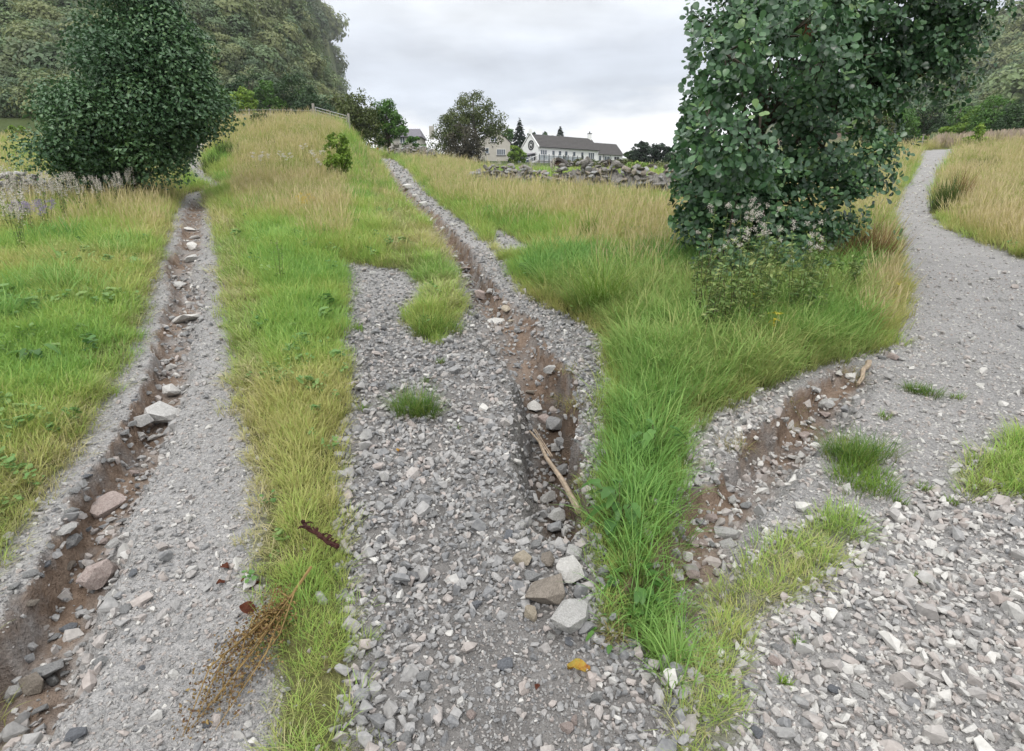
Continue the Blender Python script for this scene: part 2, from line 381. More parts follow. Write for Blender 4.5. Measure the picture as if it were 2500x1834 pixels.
# ------------------------------------------------------------------ THE GROUND
def build_ground():
    nr, nf, nb = 600, 520, 44
    th = np.concatenate([np.linspace(-R(53), R(53), nf), np.linspace(R(53), 2 * math.pi - R(53), nb + 2)[1:-1]])
    rr = np.concatenate([[0.25], np.geomspace(.45, 800, nr)])
    T, RR = np.meshgrid(th, rr)
    X = RR * np.sin(T); Y = RR * np.cos(T)
    z, ts, dep, soil = ground(X.ravel(), Y.ravel(), True)
    X = X.ravel(); Y = Y.ravel(); nc = len(th)
    i = np.arange(len(rr) - 1)[:, None] * nc; j = np.arange(nc)[None, :]; j2 = (j + 1) % nc
    F = np.stack([i + j, i + j2, i + nc + j2, i + nc + j], -1).reshape(-1, 4)
    V = np.stack([X, Y, z], 1)
    V = np.vstack([V, [[0, 0, gz(0, .01)]]])
    cap = np.stack([np.full(nc, len(V) - 1), np.arange(nc), (np.arange(nc) + 1) % nc], 1)
    trk = 1 - sstep(-0.05, 0.06, ts)
    inS = np.minimum(sdf(X, Y, STRIP_C), sdf(X, Y, PATCH_C)) + fbm(X * 5, Y * 5, 3) * .15
    trk = trk * (1 - .55 * (1 - sstep(-.05, .03, inS)))
    A = 1250 + 1498 * X / np.maximum(Y, 1)
    fld = sstep(17, 22, Y) * (1 - sstep(66, 76, Y)) * (A < 420)
    far = sstep(70, 100, np.hypot(X, Y))
    pxg = 1250 + FPX * X / np.maximum(Y * cp + (CAMH - z) * sp, .1)
    crs = sstep(790, 830, pxg) * (1 - .75 * sstep(1640, 1690, pxg)) * (1 - sstep(4, 7, np.hypot(X, Y))) * (Y > .2)
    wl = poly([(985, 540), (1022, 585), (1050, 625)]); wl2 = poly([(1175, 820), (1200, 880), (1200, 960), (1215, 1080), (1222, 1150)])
    dark_soil = np.maximum(1 - sstep(.05, .3, segdist(X, Y, wl, False)), 1 - sstep(.05, .28, segdist(X, Y, wl2, False)))  # mask for darker soil colour along two stretches of the middle gully
    heath = far * sstep(225, 270, np.hypot(X, Y)) * (A > 1900)
    app = lambda a: np.append(a, a[0])
    t = NT('ground')
    g1 = t.noise(1.6, 6); g2 = t.noise(14, 4)
    turf = t.ramp(t.math('ADD', t.math('MULTIPLY', g1, .5), t.math('MULTIPLY', g2, .5)), [(.35, (.075, .085, .025)), (.55, (.13, .135, .05)), (.7, (.22, .19, .10))])
    gn = t.noise(2.2, 6); vo = t.vor(75, out='Color'); vf = t.vor(190, out='Color')
    grav = t.ramp(gn, [(.3, (.24, .235, .23)), (.7, (.40, .39, .385))])
    grav = t.mix(.6, grav, t.mix(.5, t.ramp(vo, [(.15, (.13, .13, .13)), (.5, (.30, .295, .29)), (.85, (.52, .50, .48))]), t.ramp(vf, [(.1, (.13, .13, .13)), (.5, (.30, .295, .29)), (.9, (.50, .49, .47))])))
    grav = t.mix(t.math('MULTIPLY', t.attr('crs'), .75), grav, t.ramp(t.noise(6, 6), [(.35, (.095, .088, .082)), (.65, (.19, .18, .17))]))
    sn = t.noise(7, 8, None, .7); soilc = t.ramp(sn, [(.3, (.10, .068, .048)), (.48, (.20, .14, .10)), (.66, (.33, .25, .19))])
    fy = t.ramp(t.noise(.25, 5), [(.35, (.20, .23, .05)), (.6, (.36, .33, .11))])
    fc = t.ramp(t.noise(.035, 8), [(.35, (.035, .05, .022)), (.52, (.075, .10, .035)), (.68, (.19, .20, .07))])
    hc = t.ramp(t.noise(.2, 6), [(.35, (.12, .075, .06)), (.65, (.20, .13, .10))])
    c = t.mix(t.attr('fld'), turf, fy); c = t.mix(t.attr('far'), c, fc); c = t.mix(t.attr('heath'), c, hc)
    c = t.mix(t.attr('trk'), c, grav)
    sf = t.math('MULTIPLY', t.attr('soil'), t.ramp(t.noise(3.2, 4), [(.36, (.25, .25, .25)), (.56, (1, 1, 1))]))
    soilc = t.mix(t.math('MULTIPLY', t.attr('dark_soil'), .85), soilc, t.ramp(sn, [(.3, (.035, .024, .017)), (.7, (.12, .085, .06))])); c = t.mix(sf, c, soilc)
    t.col(c, .95); t.b.inputs['Specular IOR Level'].default_value = .15
    hgt = t.math('ADD', t.math('MULTIPLY', t.vor(75), .6), t.math('ADD', t.math('MULTIPLY', t.vor(190), .3), t.math('ADD', t.math('MULTIPLY', sn, .5), t.math('MULTIPLY', t.math('MULTIPLY', t.noise(38, 6, None, .7), t.attr('soil')), 1.6))))
    t.bump(hgt, .016, .95)
    me = mesh_from('ground', V, F, (t.m,), True, {'trk': app(trk), 'soil': app(np.maximum(soil * .95, 0)), 'fld': app(fld), 'far': app(far), 'heath': app(heath), 'crs': app(crs), 'dark_soil': app(dark_soil)})
    bm = bmesh.new(); bm.from_mesh(me); bm.verts.ensure_lookup_table()
    for f in cap: bm.faces.new([bm.verts[int(k)] for k in f])
    bmesh.ops.recalc_face_normals(bm, faces=bm.faces); bm.to_mesh(me); bm.free()
    me.polygons.foreach_set('use_smooth', np.full(len(me.polygons), True))
    o = link(bpy.data.objects.new('ground', me)); tag(o, kind='structure')
build_ground()

# ------------------------------------------------------------------ scattering (geometry nodes), for what nobody could count
def scatter(name, P, rot, scl, idx, tint, protos, label, cat):
    col = bpy.data.collections.new(name + '_kinds')
    for p in protos: col.objects.link(p)
    me = bpy.data.meshes.new(name); P = np.asarray(P, np.float32)
    me.vertices.add(len(P)); me.vertices.foreach_set('co', P.ravel())
    def A(n, t, k, v, dt):
        a = me.attributes.new(n, t, 'POINT'); a.data.foreach_set(k, np.ascontiguousarray(v, dt).ravel())
    A('rot', 'FLOAT_VECTOR', 'vector', rot, np.float32); A('scl', 'FLOAT', 'value', scl, np.float32)
    A('idx', 'INT', 'value', idx, np.int32); A('tint', 'FLOAT', 'value', tint, np.float32)
    o = link(bpy.data.objects.new(name, me)); tag(o, label, cat, kind='stuff')
    g = bpy.data.node_groups.new(name, 'GeometryNodeTree')
    g.interface.new_socket('Geometry', in_out='INPUT', socket_type='NodeSocketGeometry'); g.interface.new_socket('Geometry', in_out='OUTPUT', socket_type='NodeSocketGeometry')
    n = g.nodes; gi = n.new('NodeGroupInput'); go = n.new('NodeGroupOutput')
    iop = n.new('GeometryNodeInstanceOnPoints'); ci = n.new('GeometryNodeCollectionInfo')
    ci.inputs['Collection'].default_value = col; ci.inputs['Separate Children'].default_value = True; ci.inputs['Reset Children'].default_value = True
    def na(nm, dt):
        x = n.new('GeometryNodeInputNamedAttribute'); x.data_type = dt; x.inputs['Name'].default_value = nm; return x.outputs['Attribute']
    l = g.links
    l.new(gi.outputs[0], iop.inputs['Points']); l.new(ci.outputs[0], iop.inputs['Instance']); iop.inputs['Pick Instance'].default_value = True
    l.new(na('idx', 'INT'), iop.inputs['Instance Index']); l.new(na('rot', 'FLOAT_VECTOR'), iop.inputs['Rotation']); l.new(na('scl', 'FLOAT'), iop.inputs['Scale'])
    l.new(iop.outputs[0], go.inputs[0])
    md = o.modifiers.new('scatter', 'NODES'); md.node_group = g
    return o
LOGA, LOGB, THA = math.log(.75), math.log(62), R(51)
def logpolar(n):
    r = np.exp(rng.uniform(LOGA, LOGB, n)); t = rng.uniform(-THA, THA, n)
    dens = n / ((LOGB - LOGA) * 2 * THA) / r ** 2
    return r * np.sin(t), r * np.cos(t), r, dens

# ---- grass clump shapes
def blades(n, rad, h, wdt, lean, bend, segs=3, flat=0., seed=0, head=0.):
    """a clump of n curved blades; returns V, F, hgt, rnd"""
    g = np.random.default_rng(seed); V = []; F = []; H = []; Q = []
    for i in range(n):
        a = g.uniform(0, 2 * math.pi); q = rad * math.sqrt(g.random()); bx, by = q * math.cos(a), q * math.sin(a)
        hh = h * g.uniform(.5, 1.1); d = a + g.normal(0, .9); le = lean * g.uniform(.3, 1.4) + flat
        be = bend * g.uniform(.4, 1.4); ww = wdt * g.uniform(.7, 1.25); rn = g.random()
        sx, sy = -math.sin(d), math.cos(d); x, y, z = bx, by, -.01 * (h > .1); ang = math.pi / 2 - le; b0 = len(V)
        for s in range(segs + 1):
            f = s / segs; wv = ww * (1 - f ** 1.6) * .5
            if head and f > .6: wv = ww * head * .5 * (1.05 - abs(f - .82) / .22 * .8)
            if s == segs and not head: V.append((x, y, z)); H.append(1); Q.append(rn)
            else:
                V += [(x - sx * wv, y - sy * wv, z), (x + sx * wv, y + sy * wv, z)]; H += [f, f]; Q += [rn, rn]
            st = hh / segs; x += math.cos(ang) * math.cos(d) * st; y += math.cos(ang) * math.sin(d) * st; z += math.sin(ang) * st
            if flat: z = max(z, .006 + .02 * g.random())
            ang -= be / segs
        for s in range(segs):
            k = b0 + 2 * s
            if s == segs - 1 and not head: F.append((k, k + 1, k + 2, k + 2))
            else: F.append((k, k + 1, k + 3, k + 2))
    return np.array(V), F, np.array(H), np.array(Q)
def blade_mesh(name, mat, *a, **k):
    V, F, H, Q = blades(*a, **k)
    me = bpy.data.meshes.new(name); me.from_pydata(V.tolist(), [], [tuple(dict.fromkeys(f)) for f in F]); me.materials.append(mat)
    for nme, v in (('hgt', H), ('rnd', Q)):
        q = me.attributes.new(nme, 'FLOAT', 'POINT'); q.data.foreach_set('value', v.astype(np.float32))
    me.polygons.foreach_set('use_smooth', np.full(len(me.polygons), True))
    return me
def proto(me): return bpy.data.objects.new(me.name, me)

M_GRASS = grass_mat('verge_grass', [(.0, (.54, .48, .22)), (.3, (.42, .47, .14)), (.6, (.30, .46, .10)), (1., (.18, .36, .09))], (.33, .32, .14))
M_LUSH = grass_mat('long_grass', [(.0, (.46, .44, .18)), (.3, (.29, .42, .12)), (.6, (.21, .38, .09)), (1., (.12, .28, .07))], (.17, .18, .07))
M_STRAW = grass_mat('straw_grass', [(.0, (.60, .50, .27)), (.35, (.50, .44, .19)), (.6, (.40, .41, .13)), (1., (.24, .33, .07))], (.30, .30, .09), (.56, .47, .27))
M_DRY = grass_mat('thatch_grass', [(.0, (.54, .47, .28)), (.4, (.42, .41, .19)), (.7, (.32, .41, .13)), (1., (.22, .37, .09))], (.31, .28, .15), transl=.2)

WALL_LINE = lambda A: 21 - (A - 1150) / 560 * 5.5
def dists(X, Y):
    ts = track_sd(X, Y) + fbm(X * 3.1, Y * 3.1, 4) * 0.16 + fbm(X * 11, Y * 11, 2) * .05 + rng.normal(0, .035, X.shape)
    A = 1250 + 1498 * X / np.maximum(Y, .1)
    return ts, A
M_CLOVER = leaf_mat('verge_herb', [(0, (.08, .18, .05)), (.5, (.14, .27, .08)), (1, (.26, .36, .12))], .55, .25, .25, True)
def verge_herbs():
    g = np.random.default_rng(77); pr = []
    for i in range(5):
        n = 11 + 2 * i; a = g.uniform(0, 6.28, n); q = .05 * np.sqrt(g.random(n)); P = np.stack([q * np.cos(a), q * np.sin(a), g.uniform(.05, .13, n)], 1)
        Nn = np.stack([g.normal(0, .35, n), g.normal(0, .35, n), np.ones(n)], 1); Nn /= np.linalg.norm(Nn, axis=1, keepdims=True); t_ = g.normal(0, 1, (n, 3)); t_ -= (t_ * Nn).sum(1, keepdims=True) * Nn; t_ /= np.linalg.norm(t_, axis=1, keepdims=True); b_ = np.cross(Nn, t_)
        V = []; F = []; sz = .03 if i < 3 else .018
        for k in range(n):
            o = len(V); s_ = sz * g.uniform(.6, 1.3); V.append(P[k] - Nn[k] * .15 * s_)
            for j in range(7): aa = j * 6.283 / 7; V.append(P[k] + s_ * (t_[k] * math.cos(aa) * (1.0 if i % 2 else .62) + b_[k] * math.sin(aa) * .6) * (1 if j % 2 else .85))
            F += [(o, o + 1 + j, o + 1 + (j + 1) % 7) for j in range(7)]
            V += [(P[k][0] * .3, P[k][1] * .3, -.01), tuple(P[k] + b_[k] * .001), tuple(P[k] - b_[k] * .001)]; F.append((len(V) - 3, len(V) - 2, len(V) - 1))
        pr.append(proto(mesh_from('herb_clump', V, F, (M_CLOVER,), True, {'rnd': np.repeat(g.random(1), len(V))})))
    n = 26000; X, Y, r, dens = logpolar(n); ts, A = dists(X, Y); p = fbm(X * 1.4 + 30, Y * 1.4, 4)
    k = (ts > .06) & (Y > .4) & (r < 13) & ~((A > 560) & (A < 840) & (Y < 2.3)) & (rng.random(n) < np.clip(.06 + (p - .05) * 2.2, .03, .5)) & (rng.random(n) < np.minimum(1, 420 / dens)); m = k.sum(); z = ground(X[k], Y[k])
    scatter('verge_herbs', np.stack([X[k], Y[k], z], 1), np.stack([rng.normal(0, .15, m), rng.normal(0, .15, m), rng.uniform(0, 6.28, m)], 1), np.clip((r[k] / 3) ** .6, .45, 1.7) * rng.uniform(.45, .9, m), rng.integers(0, 5, m), np.clip(.5 + p[k] + rng.normal(0, .2, m), 0, 1), pr, 'low clover and other broad leaved herbs mixed into the verge grass', 'herbs')
def make_grass():
    n = 130000
    X, Y, r, dens = logpolar(n); ts, A = dists(X, Y)
    dS = np.minimum(sdf(X, Y, STRIP_C) + fbm(X * 5, Y * 5, 3) * .22, sdf(X, Y, PATCH_C) + fbm(X * 4, Y * 4, 3) * .3)
    dB = sdf(X, Y, STRIP_B) + fbm(X * 2, Y * 2, 3) * .3; dA = sdf(X, Y, DRY_A) + fbm(X * 2, Y * 2, 3) * .25
    P1 = A < 830; P2 = (A >= 830) & (A < 1660); P3 = A >= 1660
    patch = fbm(X * .9 + 9, Y * .9, 4)
    # straw share: far right of the first track, by the wall, right of the third track
    straw = np.zeros(n)
    straw = np.where(P1 & (A > 470), .95 * sstep(9.5, 16, Y + patch * 8 + (A - 640) * .015), straw)
    straw = np.where(P1 & (A <= 470), .55 * sstep(8.5, 14, Y + patch * 7), straw)
    straw = np.where(P2 & (A > 1030), .62 * sstep(7.5, 13, Y + patch * 7 + (A - 1400) * .010) * (1 - .95 * (Y > 20.4 - (A - 1150) / 560 * 5.5) * sstep(1150, 1230, A)), straw)
    straw = np.where(P2 & (A <= 1030), .25 * sstep(12, 22, Y), straw)
    straw = np.where(P3 & (A > 2200), sstep(-.1, .35, ts) * sstep(3, 5, Y), straw)
    straw = np.where(P3 & (A <= 2200), .6 * sstep(8, 11, Y), straw)
    lush = np.where(P2 & (A > 1300), 1 - sstep(6, 8.5, Y + patch * 3 - (A - 1300) * .002), 0) * sstep(0.02, .3, ts)
    lush = np.where(P3 & (A < 2230) & (Y < 7.3), .75, lush); lush = np.where(P1 & (A < 300), .25 * (patch > .05), lush)
    flat_ = np.where(dA < 0, .85, 0); flat_ = np.where((dB < 0), .85, flat_)
    flat_ = np.where(P1 & (A < 520) & (ts < .25), .45, flat_); strip = dS < 0
    grass_ok = (ts > .015) | (strip & (rng.random(n) < .9))
    grass_ok &= (rng.random(n) < np.minimum(1, 900 / dens)) & (Y > .3)
    straw = np.where((A > 425) & (A < 560) & (Y > 10) & (Y < 27), 0, straw)
    in_front = P2 & (A > 1180) & (Y > WALL_LINE(A) - 2.2) & (Y < WALL_LINE(A) + .6)
    straw = np.where(in_front, straw * .35, straw)
    u = rng.random(n)
    green = fbm(X * .7, Y * .7, 4); near = np.clip(ts, 0, 1.2)
    tint = np.clip(.5 + green * 1.9 + rng.normal(0, .17, n) + .12 * np.minimum(near, 1) - .25 * np.exp(-near * 5), 0, 1)
    tint = np.where(P2, tint + .03, tint); tint = np.where(P1 & (A > 620) & (Y < 2.4), tint - .08, tint)
    kind = np.full(n, 0)
    kind = np.where(u < flat_, 3, kind); kind = np.where((kind == 0) & (u < lush), 2, kind); kind = np.where((kind == 2) & (rng.random(n) < .16), 0, kind); kind = np.where((u < straw) & (ts > .1), 1, kind)
    kind = np.where(strip, np.where(u < .35, 3, 0), kind)
    z = ground(X, Y)
    sc = np.clip((r / 2.6) ** .62, .8, 6) * rng.uniform(.7, 1.25, n)
    rot = np.stack([rng.normal(0, .08, n), rng.normal(0, .08, n), rng.uniform(0, 6.283, n)], 1)
    P = np.stack([X, Y, z - .004], 1)
    hmod = 1.0
    sets = [
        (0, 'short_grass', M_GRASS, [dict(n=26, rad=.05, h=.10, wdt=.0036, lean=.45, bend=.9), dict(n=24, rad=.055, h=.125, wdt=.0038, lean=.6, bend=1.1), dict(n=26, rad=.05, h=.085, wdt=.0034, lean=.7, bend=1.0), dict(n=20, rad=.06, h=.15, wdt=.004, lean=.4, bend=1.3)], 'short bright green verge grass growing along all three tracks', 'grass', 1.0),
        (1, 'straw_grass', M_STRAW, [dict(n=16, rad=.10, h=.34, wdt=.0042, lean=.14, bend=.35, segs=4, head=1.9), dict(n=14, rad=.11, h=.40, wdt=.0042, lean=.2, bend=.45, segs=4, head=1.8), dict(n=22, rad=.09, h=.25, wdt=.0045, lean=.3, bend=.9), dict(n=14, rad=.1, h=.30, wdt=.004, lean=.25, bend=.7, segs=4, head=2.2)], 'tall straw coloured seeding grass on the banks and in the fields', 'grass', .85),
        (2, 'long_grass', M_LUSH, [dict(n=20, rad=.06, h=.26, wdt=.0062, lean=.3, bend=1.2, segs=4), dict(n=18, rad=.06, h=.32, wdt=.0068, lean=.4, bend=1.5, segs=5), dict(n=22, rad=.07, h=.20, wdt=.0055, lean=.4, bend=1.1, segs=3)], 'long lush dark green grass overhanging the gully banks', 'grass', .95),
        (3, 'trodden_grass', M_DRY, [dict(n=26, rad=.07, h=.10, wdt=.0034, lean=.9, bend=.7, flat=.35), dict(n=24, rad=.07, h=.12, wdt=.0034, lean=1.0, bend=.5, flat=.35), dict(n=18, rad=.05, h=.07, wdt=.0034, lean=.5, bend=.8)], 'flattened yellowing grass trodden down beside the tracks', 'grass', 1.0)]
    for k, nm, m, shapes, lab, cat, s in sets:
        q = grass_ok & (kind == k)
        if k == 1: q &= rng.random(n) < np.where(r < 6, .25, .72)
        pr = [proto(blade_mesh(nm + '_clump', m, seed=31 * k + i, **sh)) for i, sh in enumerate(shapes)]
        ss = sc[q] * s
        if k == 1: ss = np.clip((r[q] / 5) ** .35, .8, 2.2) * rng.uniform(.7, 1.2, q.sum())
        if k == 2: ss = np.clip((r[q] / 2.6) ** .4, .85, 2) * rng.uniform(.7, 1.2, q.sum())
        ss = np.where(strip[q], ss * .92, ss); ss = np.where((ts[q] < .12) & ~strip[q], ss * .8, ss)
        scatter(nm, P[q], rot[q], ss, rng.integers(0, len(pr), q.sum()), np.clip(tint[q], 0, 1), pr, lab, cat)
make_grass(); verge_herbs()

# ---- gravel
def gravel_mat():
    t = NT('gravel_stone'); tint = t.attr('tint', True)
    tc = t.n('ShaderNodeTexCoord').outputs['Object']
    c = t.ramp(tint, [(0, (.07, .074, .082)), (.18, (.15, .155, .165)), (.36, (.255, .252, .25)), (.55, (.33, .32, .31)), (.72, (.40, .335, .30)), (.86, (.43, .42, .40)), (1, (.64, .62, .58))])
    c = t.mix(.35, c, t.ramp(t.noise(3.5, 6, tc), [(.3, (.16, .16, .16)), (.7, (.52, .51, .49))]))
    t.col(c, .85); t.bump(t.noise(6, 5, tc), .004, .6); return t.m
M_GRAVEL = gravel_mat()
def make_gravel():
    pr = []
    for i in range(12):
        me = rock_mesh('gravel_piece', 400 + i, M_GRAVEL, n=12 + i % 4, flat=(.6, .8, .5, .95)[i % 4], bev=0, sub=False)
        for v in me.vertices: v.co.y *= (.7, .55, .9)[i % 3]
        pr.append(proto(me))
    n = 260000
    X, Y, r, dens = logpolar(n); z, ts, dep, soil = ground(X, Y, True)
    A = 1250 + 1498 * X / np.maximum(Y, .1)
    # coarse loose stone in the middle and right-hand tracks, compacted fines elsewhere
    px = 1250 + FPX * X / np.maximum(Y * cp + (CAMH - z) * sp, .1)
    patch = fbm(X * 1.6, Y * 1.6, 4)
    midp = (px > 800) & (px <= 1668); rt = px > 1668
    inB = sdf(X, Y, TRACK_B)
    fineB = poly([(1050, 1390), (1180, 1380), (1290, 1440), (1330, 1640), (1350, 1900), (1000, 1900), (1010, 1640), (1020, 1480)])
    fineC = poly([(2250, 1450), (2100, 1400), (2000, 1480), (2100, 1640), (2300, 1640)])
    fineC2 = poly([(1960, 640), (2250, 600), (2400, 700), (2250, 1000), (1950, 1100), (1700, 1130), (1640, 1160), (1900, 900)])
    fB = sdf(X, Y, fineB) + patch * .3 < 0; fC = sdf(X, Y, fineC) + patch * .3 < 0; fC2 = sdf(X, Y, fineC2) + patch * .5 < 0
    coarse = np.zeros(n)
    coarse = np.where(midp, .72, coarse); coarse = np.where(midp & fB, .12, coarse)
    coarse = np.where(midp & (Y > 3.4) & (Y < 4.4) & (patch > -.05), .45, coarse); coarse = np.where(midp & (Y > 6), .4, coarse)
    coarse = np.where(rt, .72, coarse); coarse = np.where(rt & fC, .6, coarse); coarse = np.where(rt & fC2, .07, coarse); coarse = np.where(rt & (Y > 3.6), .06 + .12 * (patch > .12), coarse)
    coarse = np.where(px <= 800, .05 + .09 * (patch > .08), coarse)
    bedA = (px <= 800) & (dep > .03) & (Y < 3.2); coarse = np.where(bedA, .55, coarse)
    isC = rng.random(n) < coarse
    size = np.where(isC, rng.lognormal(math.log(.029), .48, n), rng.lognormal(math.log(.0105), .5, n))
    rub = (dep > .025) & (rng.random(n) < .7); size = np.where(rub, rng.lognormal(math.log(.042), .4, n), size)
    size = np.clip(size, np.maximum(.005, .0028 * r), .075)
    size = np.maximum(size, .0022 * r * rng.uniform(.8, 1.6, n)); size = np.where(midp & (Y > 4), np.maximum(size, .0034 * r * rng.uniform(.8, 1.6, n)), size)
    target = np.where(rub, 1.1, np.where(isC, 3.4, 1.7)) / (size ** 2) * .8
    ok = (ts < .03) & (rng.random(n) < np.minimum(1, target / dens)) & (Y > .3) & (r < 40)
    ok |= (ts < .5) & (ts >= .03) & (rng.random(n) < .008) & (r < 6)                       # strays in the verge
    ok &= ~((np.minimum(sdf(X, Y, STRIP_C), sdf(X, Y, PATCH_C)) < -.02) & (rng.random(n) < .9))
    ok &= ~((soil > .6) & (rng.random(n) < np.where(px > 1668, .3, .4)))
    ok &= rng.random(n) < np.where(r > 9, .35, 1) * np.where(rt & (Y > 4.5) & ~isC, .5, 1)
    q = ok; m = q.sum()
    tint = np.clip(rng.normal(.47, .22, n) + patch * .15 + .27 * (px > 1668) - .05 * midp + .10 * (px < 800) + np.where(rng.random(n) < .06, .35, 0), 0, 1)
    rot = np.stack([rng.normal(0, .5, m), rng.normal(0, .5, m), rng.uniform(0, 6.283, m)], 1)
    P = np.stack([X, Y, z + size * np.where(isC | rub, rng.uniform(.0, .40, n), rng.uniform(-.08, .24, n))], 1)[q]
    print('gravel', m)
    scatter('gravel', P, rot, size[q], rng.integers(0, 12, m), tint[q], pr, 'loose grey crushed stone lying over the three tracks', 'gravel')
make_gravel()
# ------------------------------------------------------------------ TREES
BARK = simple('bark', (.075, .06, .045), .9, .35, 9, .02, 30)
BARK_P = simple('pale_bark', (.16, .15, .13), .9, .35, 9, .02, 30)
LEAF = {
 'alder': leaf_mat('alder_leaf', [(0, (.035, .08, .038)), (.5, (.075, .155, .07)), (.85, (.12, .22, .09)), (1, (.20, .31, .12))], .42, .5, .15),
 'oak': leaf_mat('oak_leaf', [(0, (.055, .08, .02)), (.5, (.10, .135, .038)), (1, (.165, .195, .065))]),
 'dark': leaf_mat('dark_leaf', [(0, (.018, .045, .018)), (.6, (.04, .09, .028)), (1, (.08, .145, .04))]),
 'green': leaf_mat('green_leaf', [(0, (.04, .105, .02)), (.6, (.08, .185, .03)), (1, (.14, .27, .05))]),
 'bright': leaf_mat('bright_leaf', [(0, (.10, .19, .02)), (.6, (.19, .31, .04)), (1, (.30, .41, .07))]),
 'olive': leaf_mat('olive_leaf', [(0, (.06, .07, .02)), (.6, (.10, .115, .035)), (1, (.16, .17, .06))]),
 'purple': leaf_mat('dusky_leaf', [(0, (.045, .042, .03)), (.6, (.075, .07, .045)), (1, (.11, .10, .06))]),
 'spruce': leaf_mat('spruce_needle', [(0, (.016, .032, .022)), (.6, (.032, .055, .036)), (1, (.055, .085, .05))], .6, .2, .08),
}
def leaf_quads(P, Nrm, size, g, aspect=.62, bend=.18):
    """rhombic leaves with a fold: two triangles each"""
    n = len(P); t = g.normal(0, 1, (n, 3)); t -= (t * Nrm).sum(1, keepdims=True) * Nrm; t /= np.linalg.norm(t, axis=1, keepdims=True) + 1e-9
    b = np.cross(Nrm, t); s = (size * g.uniform(.65, 1.3, n))[:, None]
    V = np.stack([P - t * s * .5, P + b * s * aspect * .5 + Nrm * s * bend, P + t * s * .5, P - b * s * aspect * .5 + Nrm * s * bend], 1)
    F = np.arange(n * 4).reshape(n, 4)
    F = np.concatenate([F[:, [0, 1, 2]], F[:, [0, 2, 3]]]); return V.reshape(-1, 3), F
def crown_points(ell, nblob, n, brad, g, outer=.45, gap=.0):
    """leaf positions and normals: clumps spread through a few ellipsoids"""
    vol = np.array([e[1][0] * e[1][1] * e[1][2] for e in ell]) ** .75; pick = g.choice(len(ell), nblob, p=vol / vol.sum())
    d = g.normal(0, 1, (nblob, 3)); d /= np.linalg.norm(d, axis=1, keepdims=True); rr = g.uniform(outer, 1.0, nblob) ** .6
    c = np.array([ell[k][0] for k in pick]) + d * rr[:, None] * np.array([ell[k][1] for k in pick]) * .9
    br = brad * g.uniform(.55, 1.3, nblob); k = g.choice(nblob, n, p=br ** 2 / (br ** 2).sum())
    e = g.normal(0, 1, (n, 3)); e[:, 2] += .25; e /= np.linalg.norm(e, axis=1, keepdims=True)
    P = c[k] + e * (br[k] * g.uniform(.45, 1.05, n))[:, None] * np.array([1.1, 1.1, .8])
    Nn = e * .6 + np.array([0, 0, .55]) + g.normal(0, .45, (n, 3)); Nn /= np.linalg.norm(Nn, axis=1, keepdims=True)
    tone = g.uniform(0, 1, nblob)
    return P, Nn, np.clip(.6 * tone[k] + .4 * g.random(n), 0, 1), c
def limbs(bm, base, top, cents, r, g, n=14):
    bm_tube(bm, [base, base + (top - base) * .35 + Vector((r * .6, 0, 0)), base + (top - base) * .7 - Vector((r * .5, 0, 0)), top], r, r * .25, 8)
    for i in range(min(n, len(cents))):
        c = Vector(cents[i]); f = g.uniform(.2, .75); s = base + (top - base) * f
        m = s.lerp(c, .5) + Vector((0, 0, .12 * (c - s).length)); bm_tube(bm, [s, m, c], r * .42 * (1.1 - f), r * .06, 5)
def tree(name, label, cat, base, ell, kind, leaf, nleaf, nblob, brad, group=None, trunk_r=.15, bark=None, seed=1, outer=.45, trunk_top=None):
    """ell: ellipsoids (centre relative to the base, radii)"""
    g = np.random.default_rng(seed); root = empty(name, base); tag(root, label, cat, group)
    P, Nn, tone, c = crown_points(ell, nblob, nleaf, brad, g, outer)
    low = P[:, 2] > .02; P, Nn, tone = P[low], Nn[low], tone[low]
    V, F = leaf_quads(P, Nn, leaf, g)
    me = mesh_from('crown', V, F, (LEAF[kind],), True, {'rnd': np.repeat(tone, 4)}); link(bpy.data.objects.new('crown', me), root)
    bm = bmesh.new(); tt = Vector(trunk_top if trunk_top is not None else (ell[0][0][0], ell[0][0][1], ell[0][0][2] + ell[0][1][2] * .5))
    limbs(bm, Vector((0, 0, -.15)), tt, c, trunk_r, g); bm_obj('trunk', bm, bark or BARK, root, True)
    return root
